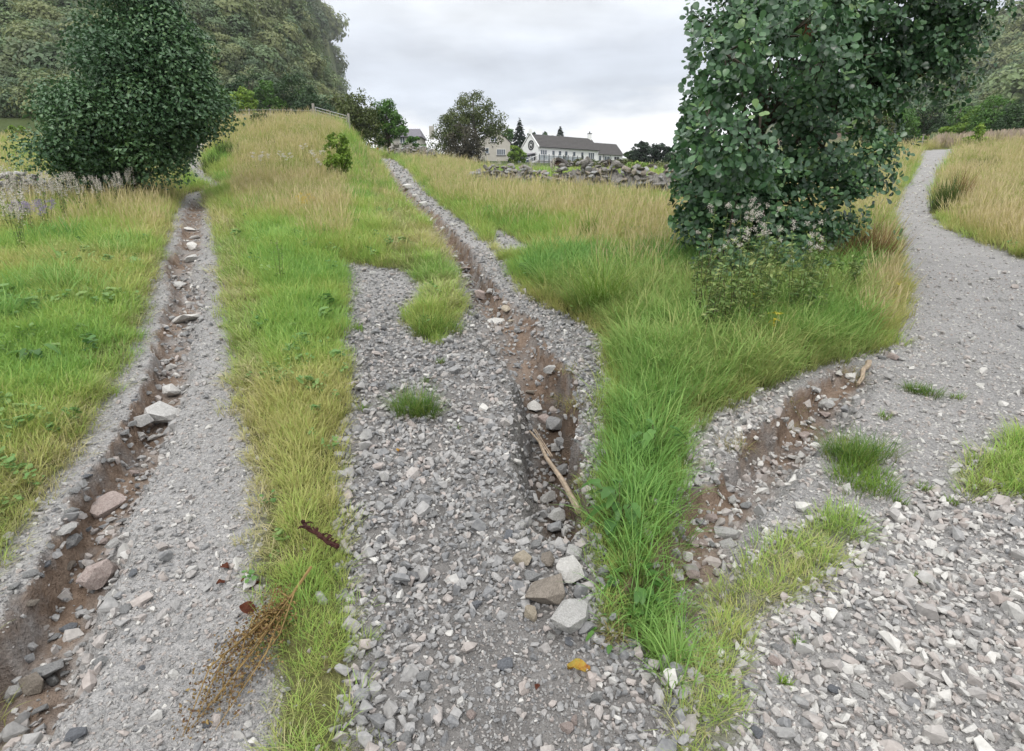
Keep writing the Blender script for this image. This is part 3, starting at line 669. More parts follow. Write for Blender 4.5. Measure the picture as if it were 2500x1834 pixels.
def spruce(label, base, h, rad, seed, cat='tree', group=None, n=2600):
    g = np.random.default_rng(seed); root = empty('spruce_tree', base); tag(root, label, cat, group)
    f = 1 - np.sqrt(g.random(n)) * .93; f = np.clip(f, 0.03, .995); z = h * f
    tier = np.floor(z / (h * .075)); zt = (z / (h * .075)) - tier
    rr = rad * (1 - f) ** .85 * (1.12 - .45 * zt) * g.uniform(.45, 1.05, n); a = g.uniform(0, 6.283, n)
    a += .35 * np.sin(a * 5 + tier * 2.1)
    P = np.stack([rr * np.cos(a), rr * np.sin(a), z - rr * .22], 1)
    t = np.stack([np.cos(a), np.sin(a), np.full(n, -.35)], 1); t /= np.linalg.norm(t, axis=1, keepdims=True)
    Nn = np.stack([g.normal(0, .3, n), g.normal(0, .3, n), np.ones(n)], 1); Nn -= (Nn * t).sum(1, keepdims=True) * t; Nn /= np.linalg.norm(Nn, axis=1, keepdims=True)
    b = np.cross(Nn, t); s = (h * .075 * g.uniform(.6, 1.2, n))[:, None]
    V = np.stack([P - t * s * .6, P + b * s * .28, P + t * s * .6, P - b * s * .28], 1).reshape(-1, 3); F = np.arange(n * 4).reshape(n, 4)
    me = mesh_from('crown', V, F, (LEAF['spruce'],), False, {'rnd': np.repeat(np.clip(g.normal(.45, .25, n), 0, 1), 4)}); link(bpy.data.objects.new('crown', me), root)
    bm = bmesh.new(); bm_tube(bm, [(0, 0, -.2), (0, 0, h * .5), (0, 0, h * .98)], rad * .09, rad * .01, 6); bm_obj('trunk', bm, BARK, root, True)
    return root

# the conical alder beside the first track
b = at(305, 492); bd = depth_of(b); k = bd / FPX
E = lambda px, py, rx, ry, dy=0, rd=None: ((np.array(at_y(px, py, b.y + dy)) - np.array(b)), (rx * k * .82, (rd or rx) * k * .82, ry * k * .92))
tree('alder_tree', 'large dark green conical alder beside the bend of the first track', 'tree', b,
     [E(345, 45, 92, 90), E(350, -75, 55, 80), E(348, 130, 148, 75), E(335, 200, 188, 72), E(318, 280, 212, 72), E(282, 360, 200, 64), E(245, 432, 105, 30), E(492, 262, 45, 50), E(400, 375, 45, 45)],
     'alder', .10, 95000, 190, .6, None, .16, None, 3, .5, trunk_top=np.array(at_y(350, -40, b.y)) - np.array(b))

# the near alder: big rounded leaves seen one by one
def near_alder():
    g = np.random.default_rng(21)
    base = at(1880, 690); base = Vector((base.x, base.y + .9, gz(base.x, base.y + .9)))
    root = empty('alder_tree', base); tag(root, 'near alder with big rounded glossy leaves overhanging the weeds by the third track', 'tree')
    lobes = [  # px, py, distance, radius x, radius y (photo pixels), shoots
        (1840, 300, 7.6, 200, 300, 520), (1990, 130, 7.8, 180, 190, 420), (2180, 30, 7.9, 210, 130, 460), (2210, 150, 8.0, 110, 80, 170), (2330, 60, 8.0, 75, 90, 130),
        (2010, 360, 7.4, 140, 150, 330), (2100, 410, 7.5, 75, 60, 110), (1950, 500, 7.2, 120, 80, 190), (1800, 520, 7.0, 130, 100, 260), (2060, 250, 8.2, 120, 120, 200),
        (1765, 370, 5.7, 110, 75, 120), (1850, 380, 5.9, 70, 45, 50), (1770, 130, 6.0, 115, 110, 140), (1920, 90, 6.3, 130, 80, 120), (2010, 150, 6.5, 90, 60, 60), (1730, 260, 6.6, 70, 100, 70), (1760, 640, 6.0, 90, 50, 60), (1890, 640, 6.3, 90, 40, 60),
        (1755, 260, 7.2, 110, 210, 340), (1720, 480, 6.9, 80, 130, 260), (1850, 610, 7.3, 190, 70, 360), (1800, 120, 7.4, 150, 160, 320), (2300, 160, 8.2, 60, 70, 120), (2240, 190, 8.0, 90, 60, 170), (2010, 20, 7.6, 170, 110, 320), (2250, 0, 7.9, 110, 80, 240), (1800, 690, 6.6, 110, 40, 120), (2100, 180, 8.0, 120, 90, 280), (2060, 90, 8.3, 160, 140, 300), (2010, 560, 7.5, 90, 50, 110),
        (1900, -120, 7.4, 230, 160, 260), (2180, -120, 7.8, 200, 110, 160)]
    SP = []; SD = []
    for px, py, yy, rx, ry, ns in lobes:
        c = np.array(at_y(px, py, yy)); kk = depth_of(c) / FPX
        d = g.normal(0, 1, (ns, 3)); d /= np.linalg.norm(d, axis=1, keepdims=True); d[:, 1] = np.where(g.random(ns) < .6, -abs(d[:, 1]), d[:, 1])
        nb_ = max(4, ns // 13); pick = g.integers(0, nb_, ns); bd_ = d[:nb_]; bq = g.uniform(.45, 1.08, nb_) ** .5
        cc = c + bd_ * bq[:, None] * np.array([rx * kk, rx * kk * .8, ry * kk]); off = g.normal(0, 1, (ns, 3)) * np.array([.15, .13, .085])
        SP.append(cc[pick] + off); dd = bd_[pick] * .8 + off * 4; SD.append(dd / np.linalg.norm(dd, axis=1, keepdims=True))
    SP = np.concatenate(SP); SD = np.concatenate(SD); keep = SP[:, 0] > (1655 + 50 * fbm(SP[:, 2] * 1.6, SP[:, 1], 3) - 1250) / 1498 * SP[:, 1]
    SP, SD = SP[keep], SD[keep]
    LP = []; LN = []; LT = []; LR = []
    for p, d in zip(SP, SD):
        ax = d * .7 + np.array([0, -.25, .45]) + g.normal(0, .25, 3); ax /= np.linalg.norm(ax); tone = g.random(); nl = g.integers(5, 9)
        u = np.cross(ax, [0, 0, 1.]); u /= np.linalg.norm(u) + 1e-6; v = np.cross(ax, u); a0 = g.uniform(0, 6.28)
        for j in range(nl):
            a = a0 + j * 2.4; out = u * math.cos(a) + v * math.sin(a); op = .55 + .6 * j / nl
            t = out * math.sin(op * 1.35) + ax * math.cos(op * 1.35); nn = ax - (ax @ t) * t; nn = nn / (np.linalg.norm(nn) + 1e-6) + g.normal(0, .22, 3)
            nn -= (nn @ t) * t; nn /= np.linalg.norm(nn)
            L_ = .073 * g.uniform(.42, 1.2); LP.append(p + ax * (-.05 * j / nl) + t * .02); LT.append(t * L_); LN.append(nn); LR.append(np.clip(.7 * tone ** 1.5 + .35 * g.random() - .06 + .12 * (ax[2] > .6), 0, 1))
    LP, LT, LN, LR = map(np.array, (LP, LT, LN, LR))
    # a rounded leaf: stalk end, four rim pairs, tip; folded along the midrib
    prof = [(0, 0), (.30, .26), (.62, .40), (.88, .30), (1.0, 0)]
    lv = [(0, 0, 0)] + [(x, s * w_, .16 * w_ - .10 * x * x) for x, w_ in prof[1:4] for s in (-1, 1)] + [(1, 0, -.08)] + [(x, 0, -.10 * x * x) for x, _ in prof[1:4]]
    lv = np.array(lv); lf = [(0, 8, 1), (0, 2, 8), (1, 8, 9, 3), (8, 2, 4, 9), (3, 9, 10, 5), (9, 4, 6, 10), (5, 10, 7), (10, 6, 7)]
    tri = []
    for f in lf: tri += [f[:3]] if len(f) == 3 else [(f[0], f[1], f[2]), (f[0], f[2], f[3])]
    tri = np.array(tri)
    dist = np.linalg.norm(LP - np.array([0, 0, CAMH]), axis=1); order = np.argsort(dist); nearest = order[:290]; rest = order[290:]
    Ls = np.linalg.norm(LT, axis=1); tx = LT / Ls[:, None]; by = np.cross(LN, tx)
    V = (LP[:, None, :] + lv[None, :, 0:1] * LT[:, None, :] + lv[None, :, 1:2] * (by * Ls[:, None])[:, None, :] + lv[None, :, 2:3] * (LN * Ls[:, None])[:, None, :])
    Vr = V[rest].reshape(-1, 3) - np.array(base); Fr = (tri[None] + (np.arange(len(rest)) * len(lv))[:, None, None]).reshape(-1, 3)
    m = LEAF['alder_near']
    o = link(bpy.data.objects.new('crown', mesh_from('crown', Vr, Fr, (m,), True, {'rnd': np.repeat(LR[rest], len(lv))})), root); o['kind'] = 'stuff'
    kinds = [mesh_from('leaf', lv, tri, (m,), True, {'rnd': np.full(len(lv), q)}) for q in (.15, .35, .55, .75, .95)]
    for i in nearest:
        o = link(bpy.data.objects.new('leaf', kinds[min(4, int(LR[i] * 5))]), root)
        M = Matrix(((tx[i][0], by[i][0], LN[i][0]), (tx[i][1], by[i][1], LN[i][1]), (tx[i][2], by[i][2], LN[i][2])))
        o.location = Vector(LP[i]) - base; o.rotation_euler = M.to_euler(); o.scale = (Ls[i],) * 3
    bm = bmesh.new(); tops = []
    for px, py, yy, *_ in lobes: tops.append(np.array(at_y(px, py, yy + .1)) - np.array(base))
    limbs(bm, Vector((0, 0, -.2)), Vector(at_y(1900, -80, 7.7)) - base, tops, .11, g, 30)
    for i in g.choice(len(SP), 260, replace=False):
        p = Vector(SP[i]) - base; j = int(np.argmin([np.linalg.norm(np.array(p) - t_) for t_ in tops])); bm_tube(bm, [Vector(tops[j]), p], .012, .003, 4)
    bm_obj('trunk', bm, BARK, root, True)
    # a hanging cluster of dead brown leaves
    c = at_y(1985, 62, 6.1); bm = bmesh.new(); r_ = random.Random(4)
    for i in range(9):
        p = c - base + Vector((r_.uniform(-.07, .07), r_.uniform(-.05, .05), r_.uniform(-.09, .06))); bm_tube(bm, [p, p + Vector((r_.uniform(-.03, .03), 0, -.05)), p + Vector((r_.uniform(-.03, .03), .01, -.09))], .012, .004, 5)
    tag(bm_obj('dead_leaf_cluster', bm, simple('dead_leaf', (.16, .06, .03), .8), root))
LEAF['alder_near'] = leaf_mat('alder_leaf_near', [(0, (.025, .062, .030)), (.45, (.055, .13, .055)), (.8, (.10, .21, .08)), (1, (.20, .31, .10))], .36, .6, .2)
near_alder()

def quick(px, top, basepx, yd, halfw, kind, label, name='broadleaf_tree', seed=0, group=None, n=2600, cat='tree', lower=.15, parts=None, leafpx=5.6, blob=.28, outer=.4):
    """a tree at the distance yd: photo columns give its width, rows its height"""
    base = at_depth(px, yd); k = yd * .94 / FPX
    top_z = at_y(px, top, yd).z; h = max(top_z - base.z, .5); hw = halfw * k
    ell = parts(k, h) if parts else [((0, 0, h * (.5 + lower / 2)), (hw, hw, h * (.5 - lower / 2))), ((hw * .4, 0, h * .38), (hw * .65, hw * .65, h * .3)), ((-hw * .4, 0, h * .36), (hw * .65, hw * .65, h * .3))]
    return tree(name, label, cat, base, ell, kind, leafpx * k, int(n * 1.5), max(26, int(n / 40)), blob * hw, group, max(.05, h * .03), None, seed, outer)
gA = 'trees behind the fence at the foot of the left hill'
quick(535, 175, 300, 84, 42, 'green', 'mid green tree directly right of the big conical alder', seed=51, group=gA)
quick(585, 195, 300, 74, 34, 'dark', 'low dark rounded tree behind the pinkish reeds', seed=52, group=gA)
quick(625, 165, 300, 92, 46, 'dark', 'tall dark tree at the back of the row behind the fence', seed=53, group=gA)
quick(607, 208, 300, 71, 28, 'bright', 'light green tree in front of the dark row behind the reeds', seed=54, group=gA)
quick(668, 190, 300, 78, 34, 'green', 'mid green tree between the light green tree and the darkest tree', seed=55, group=gA)
quick(728, 180, 300, 80, 52, 'dark', 'widest dark tree in the row behind the wire fence', seed=56, group=gA, n=3400)
quick(770, 235, 300, 66, 52, 'dark', 'low spreading dark bush behind the metal gate', 'bush', seed=57, cat='bush')
quick(820, 230, 300, 78, 30, 'olive', 'olive bush on the hill foot at the end of the gate', 'bush', seed=58, cat='bush')
quick(120, 215, 320, 88, 36, 'dark', 'bluish green tree left of the big conical alder', seed=59)
quick(45, 240, 330, 92, 40, 'olive', 'olive tree at the edge of the yellow field', seed=60)
quick(45, 305, 330, 70, 22, 'bright', 'small round bright bush at the edge of the yellow field', 'bush', seed=61, cat='bush', n=900)
quick(645, 307, 330, 38, 24, 'dark', 'small dark bush in the straw field below the white slabs', 'bush', seed=62, cat='bush', n=900)
quick(700, 275, 300, 50, 14, 'dark', 'tiny dark bush beside the fence post', 'bush', seed=63, cat='bush', n=600)
quick(822, 315, 380, 19, 34, 'bright', 'yellow green leafy bush in the straw grass under the gate', 'bush', seed=64, cat='bush', n=2600, leafpx=6)
quick(548, 275, 320, 46, 12, 'bright', 'slim yellow green sapling at the bend of the first track', 'sapling', seed=65, n=700)
quick(125, 455, 510, 15.5, 58, 'dark', 'low dark green bush growing over the tumbled wall by the first track', 'bush', seed=66, cat='bush', n=2600, leafpx=5)
# behind the middle track
def brk(lst): return lambda k, h: [((x * k, 0, h * z), (rx * k, rx * k, h * rz)) for x, z, rx, rz in lst]
quick(880, 214, 380, 56, 60, 'oak', 'dusky brownish green tree left of the brighter one topping the middle track', seed=71, n=5200, parts=brk([(0, .56, 44, .44), (-25, .4, 34, .36), (18, .38, 34, .34)]))
quick(948, 236, 385, 58, 40, 'green', 'bright green tree with a bare lower trunk at the top of the middle track', seed=72, n=3600, parts=brk([(0, .68, 36, .32), (18, .56, 28, .26), (-12, .48, 26, .3)]))
quick(1008, 330, 385, 66, 26, 'green', 'leafy green bush in front of the slate roofed house', 'bush', seed=73, cat='bush', n=1200)
quick(1165, 219, 392, 92, 70, 'oak', 'great round crowned tree covering the left part of the beige house', 'broadleaf_tree', seed=74, n=8200, leafpx=4.8, parts=brk([(-8, .76, 52, .24), (30, .62, 40, .24), (-45, .58, 34, .22), (-72, .42, 36, .26), (-20, .48, 52, .26), (-95, .30, 28, .2), (45, .46, 26, .15)]), blob=.2, outer=.5)
quick(1135, 305, 400, 86, 48, 'purple', 'dusky dark bush growing under the great round crowned tree', 'bush', seed=75, cat='bush', n=2800)
quick(1238, 312, 400, 150, 26, 'green', 'soft green tree left of the pointed spruce', seed=76, n=1300)
spruce('pointed dark spruce left of the white bungalow', at_depth(1268, 140), at_y(1268, 288, 140).z - at_depth(1268, 140).z, 2.9, 77)
quick(1296, 318, 400, 152, 22, 'dark', 'dark green tree between the spruce and the bungalow gable', seed=78, n=1300)
spruce('spruce tip rising behind the bungalow roof', at_depth(1367, 160), at_y(1367, 308, 160).z - at_depth(1367, 160).z, 3.4, 79)
quick(1330, 322, 400, 158, 26, 'dark', 'low dark trees showing over the left end of the bungalow roof', seed=80, n=1300)
quick(1433, 336, 400, 160, 16, 'olive', 'small olive tree left of the bungalow chimney', seed=81, n=800)
quick(1262, 352, 400, 112, 24, 'bright', 'light green bush between the beige house and the bungalow', 'bush', seed=82, cat='bush', n=1500)
gR = 'dark trees right of the white bungalow'
quick(1545, 366, 410, 128, 18, 'dark', 'lowest dark tree at the right end of the bungalow', seed=83, n=1100, group=gR)
quick(1566, 342, 410, 112, 26, 'spruce', 'tall dark tree standing right of the bungalow with a lighter flank', seed=84, n=2200, group=gR)
quick(1612, 350, 410, 108, 27, 'spruce', 'middle one of the three tall dark trees right of the bungalow', seed=85, n=2200, group=gR)
quick(1654, 352, 415, 104, 24, 'dark', 'dark tree cut off by the near alder right of the bungalow', seed=86, n=1900, group=gR)
for i, (px, tp, yd, lab) in enumerate([(1381, 374, 104, 'young conifer in front of the deck of the bungalow'), (1424, 377, 106, 'young conifer below the long row of bungalow windows'), (1492, 378, 106, 'young conifer below the lower wing of the bungalow')]):
    bs = at_depth(px, yd); spruce(lab, bs, at_y(px, tp, yd).z - bs.z, .9, 90 + i, 'young conifer', 'young conifers below the bungalow', 700)
for i, (px, tp, yd, hw, kd) in enumerate([(1405, 392, 99, 26, 'olive'), (1455, 396, 99, 30, 'oak'), (1515, 394, 100, 30, 'olive'), (1565, 398, 96, 30, 'bright'), (1620, 400, 95, 34, 'oak'), (1475, 404, 93, 22, 'olive')]):
    quick(px, tp, 420, yd, hw, kd, ['olive scrub on the bank under the bungalow deck', 'brownish scrub on the bank between the first two huts', 'olive scrub on the bank above the middle hut', 'yellowish scrub on the bank under the dark trees', 'brownish scrub above the third hut', 'low olive scrub just left of the middle hut'][i], 'bush', 110 + i, 'scrub on the bank below the bungalow', 900, 'bush')
# behind the third track
gC = 'trees at the foot of the right hill'
for i, (px, tp, yd, hw, kd, lab, nn) in enumerate([
    (2190, 262, 62, 46, 'green', 'mid green tree seen under the overhanging near alder', 2400), (2140, 280, 58, 34, 'olive', 'olive tree beside the edge of the near alder', 1500),
    (2262, 245, 80, 44, 'dark', 'dark tree above the end of the third track', 2200), (2330, 240, 86, 40, 'green', 'mid green tree at the back of the wood right of the dark tree', 1900),
    (2420, 225, 66, 52, 'green', 'large fresh green tree at the right edge', 3000), (2475, 250, 56, 50, 'dark', 'dark tree with a shaded underside at the right edge', 2600), (2370, 262, 70, 34, 'bright', 'light green tree between two darker ones behind the straw field', 1700)]):
    quick(px, tp, 360, yd, hw, kd, lab, seed=120 + i, group=gC, n=nn)
quick(2312, 305, 350, 50, 26, 'bright', 'round bright green bush behind the straw field', 'bush', seed=131, cat='bush', n=1300)
quick(2250, 330, 365, 46, 16, 'bright', 'small lime green bush beside the grey post', 'bush', seed=132, cat='bush', n=800)
quick(2382, 298, 365, 38, 26, 'bright', 'feathery yellow green sapling standing in the straw field', 'sapling', seed=133, n=1300, parts=brk([(0, .55, 18, .45), (0, .3, 26, .25)]))
quick(2205, 335, 370, 44, 30, 'dark', 'dark bush at the end of the third track', 'bush', seed=134, cat='bush', n=1200)

# woods on the two hills
def hill_wood(name, label, x0, x1, y0, y1, n, dens, seed, kinds):
    g = np.random.default_rng(seed); pr = []
    for i in range(8):
        P, Nn, tone, _ = crown_points([((0, 0, .55), (.55, .55, .42))], 9, 760, .5, g, .5); e_ = P - np.array([0, 0, .3]); Nn = Nn * .5 + e_ / np.linalg.norm(e_, axis=1, keepdims=True); Nn /= np.linalg.norm(Nn, axis=1, keepdims=True); V, F = leaf_quads(P, Nn, .19, g)
        pr.append(proto(mesh_from('wood_tree', V, F, (kinds[i % len(kinds)],), True, {'rnd': np.repeat(tone, 4)})))
    Y = np.exp(g.uniform(math.log(y0), math.log(y1), n)); a = g.uniform(x0, x1, n); X = (a - 1250) / 1498 * Y
    z = ground(X, Y); h = z - SLOPE * Y; p = fbm(X * .012 + seed, Y * .012, 4)
    k = (h > 3.6) & ((x0 < 1000) | (h + p * 25 < 41)) & (g.random(n) < np.clip(dens + p * 2.2, .05, 1))
    X, Y, z = X[k], Y[k], z[k]; m = len(X); s = g.uniform(.9, 1.0, m) * np.exp(g.normal(.86, .36, m)) * np.clip(Y / 140, .9, 4)
    t = np.clip(.47 + fbm(X * .02, Y * .02, 3) * 1.5 + g.normal(0, .33, m), 0, 1)
    scatter(name, np.stack([X, Y, z - .1 * s], 1), np.stack([np.zeros(m), np.zeros(m), g.uniform(0, 6.28, m)], 1), s, g.integers(0, 8, m), t, pr, label, 'woodland')
WOODM = [leaf_mat('wood_leaf', [(0, (.075, .125, .065)), (.5, (.14, .21, .095)), (.8, (.19, .26, .11)), (1, (.27, .32, .13))], inst=True), leaf_mat('wood_leaf_olive', [(0, (.09, .125, .065)), (.5, (.175, .215, .09)), (1, (.28, .31, .13))], inst=True)]
hill_wood('left_hill_wood', 'scrubby woodland covering the steep left hillside', -260, 880, 80, 760, 12500, .66, 5, WOODM)
hill_wood('right_hill_wood', 'scrubby woodland covering the right hillside under the heath', 1950, 2800, 80, 330, 7000, .75, 6, WOODM)

# ------------------------------------------------------------------ BUILDINGS
WHITE = simple('white_render', (.83, .83, .82), .85, .04, 2); BEIGE = simple('beige_render', (.47, .44, .39), .9, .06, 2); STONEW = simple('harled_wall', (.44, .42, .38), .9, .12, 3)
SLATE = simple('roof_slate', (.085, .080, .078), .8, .25, 3); SLATE2 = simple('purple_slate', (.20, .19, .215), .8, .18, 3); DARKT = simple('dark_trim', (.03, .03, .035), .6)
GREYT = simple('grey_timber', (.33, .33, .33), .85, .2, 5); BROWNT = simple('brown_boards', (.075, .032, .02), .75, .35, 8); SHINGLE = simple('hut_shingle', (.075, .065, .06), .85, .3, 8)
FRAME = simple('white_frame', (.8, .8, .8), .5, .03)
t = NT('window_glass'); t.col((.10, .12, .15), .08); t.b.inputs['Specular IOR Level'].default_value = .8; GLASS = t.m
t = NT('railing_glass'); t.col((.40, .44, .47), .12); t.b.inputs['Alpha'].default_value = .55; RGLASS = t.m
def roof_slabs(name, a, b, c, d, th, m, parent, rows=9, cols=26):
    """a-b eave, d-c ridge; courses of slates laid on a deck, each course a small step proud of the next"""
    a, b, c, d = map(Vector, (a, b, c, d)); n = (b - a).cross(d - a).normalized(); bm = bmesh.new()
    if n.z < 0: n = -n
    for i in range(rows):
        f0, f1 = i / rows, min(1, (i + 1.25) / rows); p = [a.lerp(d, f0) + n * th, b.lerp(c, f0) + n * th, b.lerp(c, f1) + n * .03, a.lerp(d, f1) + n * .03]
        prism(bm, p, -n * .04)
    prism(bm, [a, b, c, d], -n * .03); return bm_obj(name, bm, m, parent)
def window(parent, o, ux, n, w_, h_, panes, m=FRAME, sill=True, glass=None):
    """o: lower left corner on the wall, ux along the wall, n outward"""
    o, ux, n = Vector(o), Vector(ux).normalized(), Vector(n).normalized(); rot = Matrix((ux, n, Vector((0, 0, 1)))).transposed(); fr = .07
    bm = bmesh.new(); cz = o + ux * w_ / 2 + Vector((0, 0, h_ / 2))
    for c, s in ((o + ux * w_ / 2 + Vector((0, 0, fr / 2)), (w_, .1, fr)), (o + ux * w_ / 2 + Vector((0, 0, h_ - fr / 2)), (w_, .1, fr))): bm_box(bm, c + n * .03, s, rot)
    for i in range(panes + 1): bm_box(bm, o + ux * (fr / 2 + (w_ - fr) * i / panes) + Vector((0, 0, h_ / 2)) + n * .03, (fr, .1, h_ - 2 * fr - .004), rot)
    f = bm_obj('window', bm, m, parent)
    for i in range(panes):
        pw = (w_ - fr) / panes - fr; bm = bmesh.new(); bm_box(bm, o + ux * (fr + pw / 2 + i * (w_ - fr) / panes) + Vector((0, 0, h_ / 2)) + n * .012, (pw, .02, h_ - 2 * fr), rot); bm_obj('pane', bm, glass or GLASS, f)
    if sill: bm = bmesh.new(); bm_box(bm, o + ux * w_ / 2 + n * .07 + Vector((0, 0, -.06)), (w_ + .2, .16, .1), rot); bm_obj('sill', bm, DARKT, f)
    return f

def bungalow():
    A = at_y(1313, 390, 125); A.z = at_y(1313, 391, 125).z; B = at_y(1460, 391, 135); base = Vector((A.x, A.y, A.z - 1.2))
    root = empty('white_bungalow', base); tag(root, 'long white bungalow with slate roof, window row and round gable emblem', 'house')
    ux = Vector((B.x - A.x, B.y - A.y, 0)); Lm = ux.length; ux.normalize(); n = Vector((ux.y, -ux.x, 0)); back = -n; up = Vector((0, 0, 1))
    P = lambda s, b_, z: ux * s + back * b_ + up * z
    ev = 1.2 + (at_y(1313, 357.5, 125).z - A.z); D = 5.4; rh = ev + 2.55
    bm = bmesh.new(); prism(bm, [P(0, 0, 0), P(0, D, 0), P(0, D, ev), P(0, D / 2, rh - .1), P(0, 0, ev)], ux * Lm); bm_obj('wall', bm, WHITE, root)
    r = roof_slabs('roof', P(.0, -.3, ev - .08), P(Lm + .1, -.3, ev - .08), P(Lm + .1, D / 2, rh), P(.0, D / 2, rh), .07, SLATE, root)
    roof_slabs('roof', P(.0, D + .3, ev - .08), P(Lm + .1, D + .3, ev - .08), P(Lm + .1, D / 2, rh), P(.0, D / 2, rh), .07, SLATE, root)
    bm = bmesh.new()   # white gable skews with the little chimney block on the near gable
    prism(bm, [P(-.12, -.35, ev - .2), P(-.12, D / 2, rh + .14), P(-.12, D + .35, ev - .2), P(-.12, D + .35, ev + .02), P(-.12, D / 2, rh + .36), P(-.12, -.35, ev + .02)], ux * .26); bm_obj('gable_coping', bm, WHITE, root)
    bm = bmesh.new(); c_ = P(.1, D / 2, rh + .45); bm_box(bm, c_, (.7, .7, .9)); bm_obj('chimney', bm, WHITE, root)
    bm = bmesh.new(); bm_box(bm, P(Lm - .3, D / 2, rh + .2), (.8, .8, 1.5)); ch = bm_obj('chimney', bm, WHITE, root)
    bm = bmesh.new(); bm_box(bm, P(Lm - .3, D / 2, rh + 1.0), (.95, .95, .12)); bm_obj('chimney_cap', bm, DARKT, ch)
    bm = bmesh.new(); bm_tube(bm, [P(Lm - .3, D / 2, rh + 1.06), P(Lm - .3, D / 2, rh + 1.45)], .14, .12, 8); bm_obj('chimney_pot', bm, DARKT, ch)
    bm = bmesh.new(); bm_box(bm, P(Lm / 2, -.36, ev - .12), (Lm, .12, .12), Matrix((ux, n, up)).transposed()); bm_obj('gutter', bm, DARKT, root)
    tot = 1460 - 1313
    def win(px, w_, h_, zb, panes, **k):
        u = (px - 1250) / 1498; s = ((u * A.y) - A.x) / (ux.x - u * ux.y); window(root, P(s - w_ / 2, -.002, zb), ux, n, w_, h_, panes, **k)
    z0 = ev - 1.95
    win(1327.5, 1.75, 1.35, z0, 3)
    for px in (1351.5, 1367.6, 1383, 1402.6, 1422.6): win(px, .8, 1.5, z0 - .15, 1)
    win(1445, 1.75, 1.45, z0 - .1, 3)
    # round emblem: dark ring and disc with a pale figure
    g0 = P(-.002, D * .42, ev + .35); gn = -ux
    def ring(name, r0, r1, th, m, parent, seg=28):
        bm = bmesh.new(); v = []
        for i in range(seg):
            a = 2 * math.pi * i / seg; d = back * math.cos(a) + up * math.sin(a); v.append([bm.verts.new(g0 + d * r0), bm.verts.new(g0 + d * r1), bm.verts.new(g0 + d * r1 + gn * th), bm.verts.new(g0 + d * r0 + gn * th)])
        for i in range(seg):
            a_, b_ = v[i], v[(i + 1) % seg]
            for q in range(4): bm.faces.new((a_[q], a_[(q + 1) % 4], b_[(q + 1) % 4], b_[q]))
        bmesh.ops.recalc_face_normals(bm, faces=bm.faces); return bm_obj(name, bm, m, parent)
    em = ring('emblem', .72, .98, .08, DARKT, root); ring('emblem_disc', .02, .56, .07, DARKT, em)
    bm = bmesh.new()
    bm_tube(bm, [g0 + gn * .09 + back * -.3 + up * -.25, g0 + gn * .09 + back * -.1 + up * .25, g0 + gn * .09 + back * .05 + up * -.02, g0 + gn * .09 + back * .18 + up * .28, g0 + gn * .09 + back * .34 + up * -.22], .07, .07, 6); bm_obj('emblem_figure', bm, FRAME, em)
    # lower wing to the right
    s0, s1 = Lm + .05, Lm + 8.2; ev2 = ev - .75; rh2 = rh - .75; f0 = .5
    bm = bmesh.new(); prism(bm, [P(s0, f0, 0), P(s0, D, 0), P(s0, D, ev2), P(s0, (D + f0) / 2, rh2 - .1), P(s0, f0, ev2)], ux * (s1 - s0)); bm_obj('wing_wall', bm, WHITE, root)
    md = (D + f0) / 2
    roof_slabs('wing_roof', P(s0, f0 - .3, ev2 - .08), P(s1 + .2, f0 - .3, ev2 - .08), P(s1 + .2, md, rh2), P(s0, md, rh2), .07, SLATE, root)
    roof_slabs('wing_roof', P(s0, D + .3, ev2 - .08), P(s1 + .2, D + .3, ev2 - .08), P(s1 + .2, md, rh2), P(s0, md, rh2), .07, SLATE, root)
    for s, w_, h_, zb, pn, gl in ((1.0, .8, 1.7, ev2 - 2.0, 1, None), (3.1, 1.7, 1.4, ev2 - 1.75, 2, None), (6.2, 1.7, 1.8, ev2 - 2.1, 2, DARKT)): window(root, P(s0 + s - w_ / 2, f0 - .002, zb), ux, n, w_, h_, pn, glass=gl)
    bm = bmesh.new(); bm_tube(bm, [P(s0 + 2.0, f0 - .1, .2), P(s0 + 2.0, f0 - .1, ev2)], .06, .06, 6); bm_obj('drainpipe', bm, DARKT, root)
    # deck with glazed railing, a thing of its own
    dk = empty('raised_deck', base); tag(dk, 'raised deck with glass railing along the front of the white bungalow', 'deck')
    dl, dw, dz = 11.5, 2.6, 1.0
    bm = bmesh.new(); bm_box(bm, P(dl / 2 - 1.8, -1.45, dz - .08), (dl, dw, .16), Matrix((ux, n, up)).transposed()); bm_obj('platform', bm, GREYT, dk)
    bm = bmesh.new(); bm_box(bm, P(dl / 2 - 1.8, -dw - .1, dz + 1.05), (dl, .12, .1), Matrix((ux, n, up)).transposed()); bm_obj('top_rail', bm, FRAME, dk)
    npan = 9
    for i in range(npan + 1):
        s = -1.8 + dl * i / npan; bm = bmesh.new(); bm_box(bm, P(s, -dw - .1, dz / 2 + .45), (.12, .12, dz + 1.5), Matrix((ux, n, up)).transposed()); bm_obj('post', bm, DARKT, dk)
        if i < npan:
            bm = bmesh.new(); bm_box(bm, P(s + dl / npan / 2, -dw - .1, dz + .5), (dl / npan - .16, .03, .92), Matrix((ux, n, up)).transposed()); bm_obj('glass_panel', bm, RGLASS, dk)
            bm = bmesh.new(); bm_box(bm, P(s + dl / npan / 2, -dw - .08, dz / 2 - .25), (dl / npan - .16, .06, dz + .1), Matrix((ux, n, up)).transposed()); bm_obj('skirt_panel', bm, GREYT, dk)
    bm = bmesh.new(); bm_tube(bm, [P(-1.8, -dw - .1, dz + 1.05), P(-5.2, -dw + .3, dz - .2)], .06, .06, 6); bm_obj('handrail', bm, FRAME, dk)
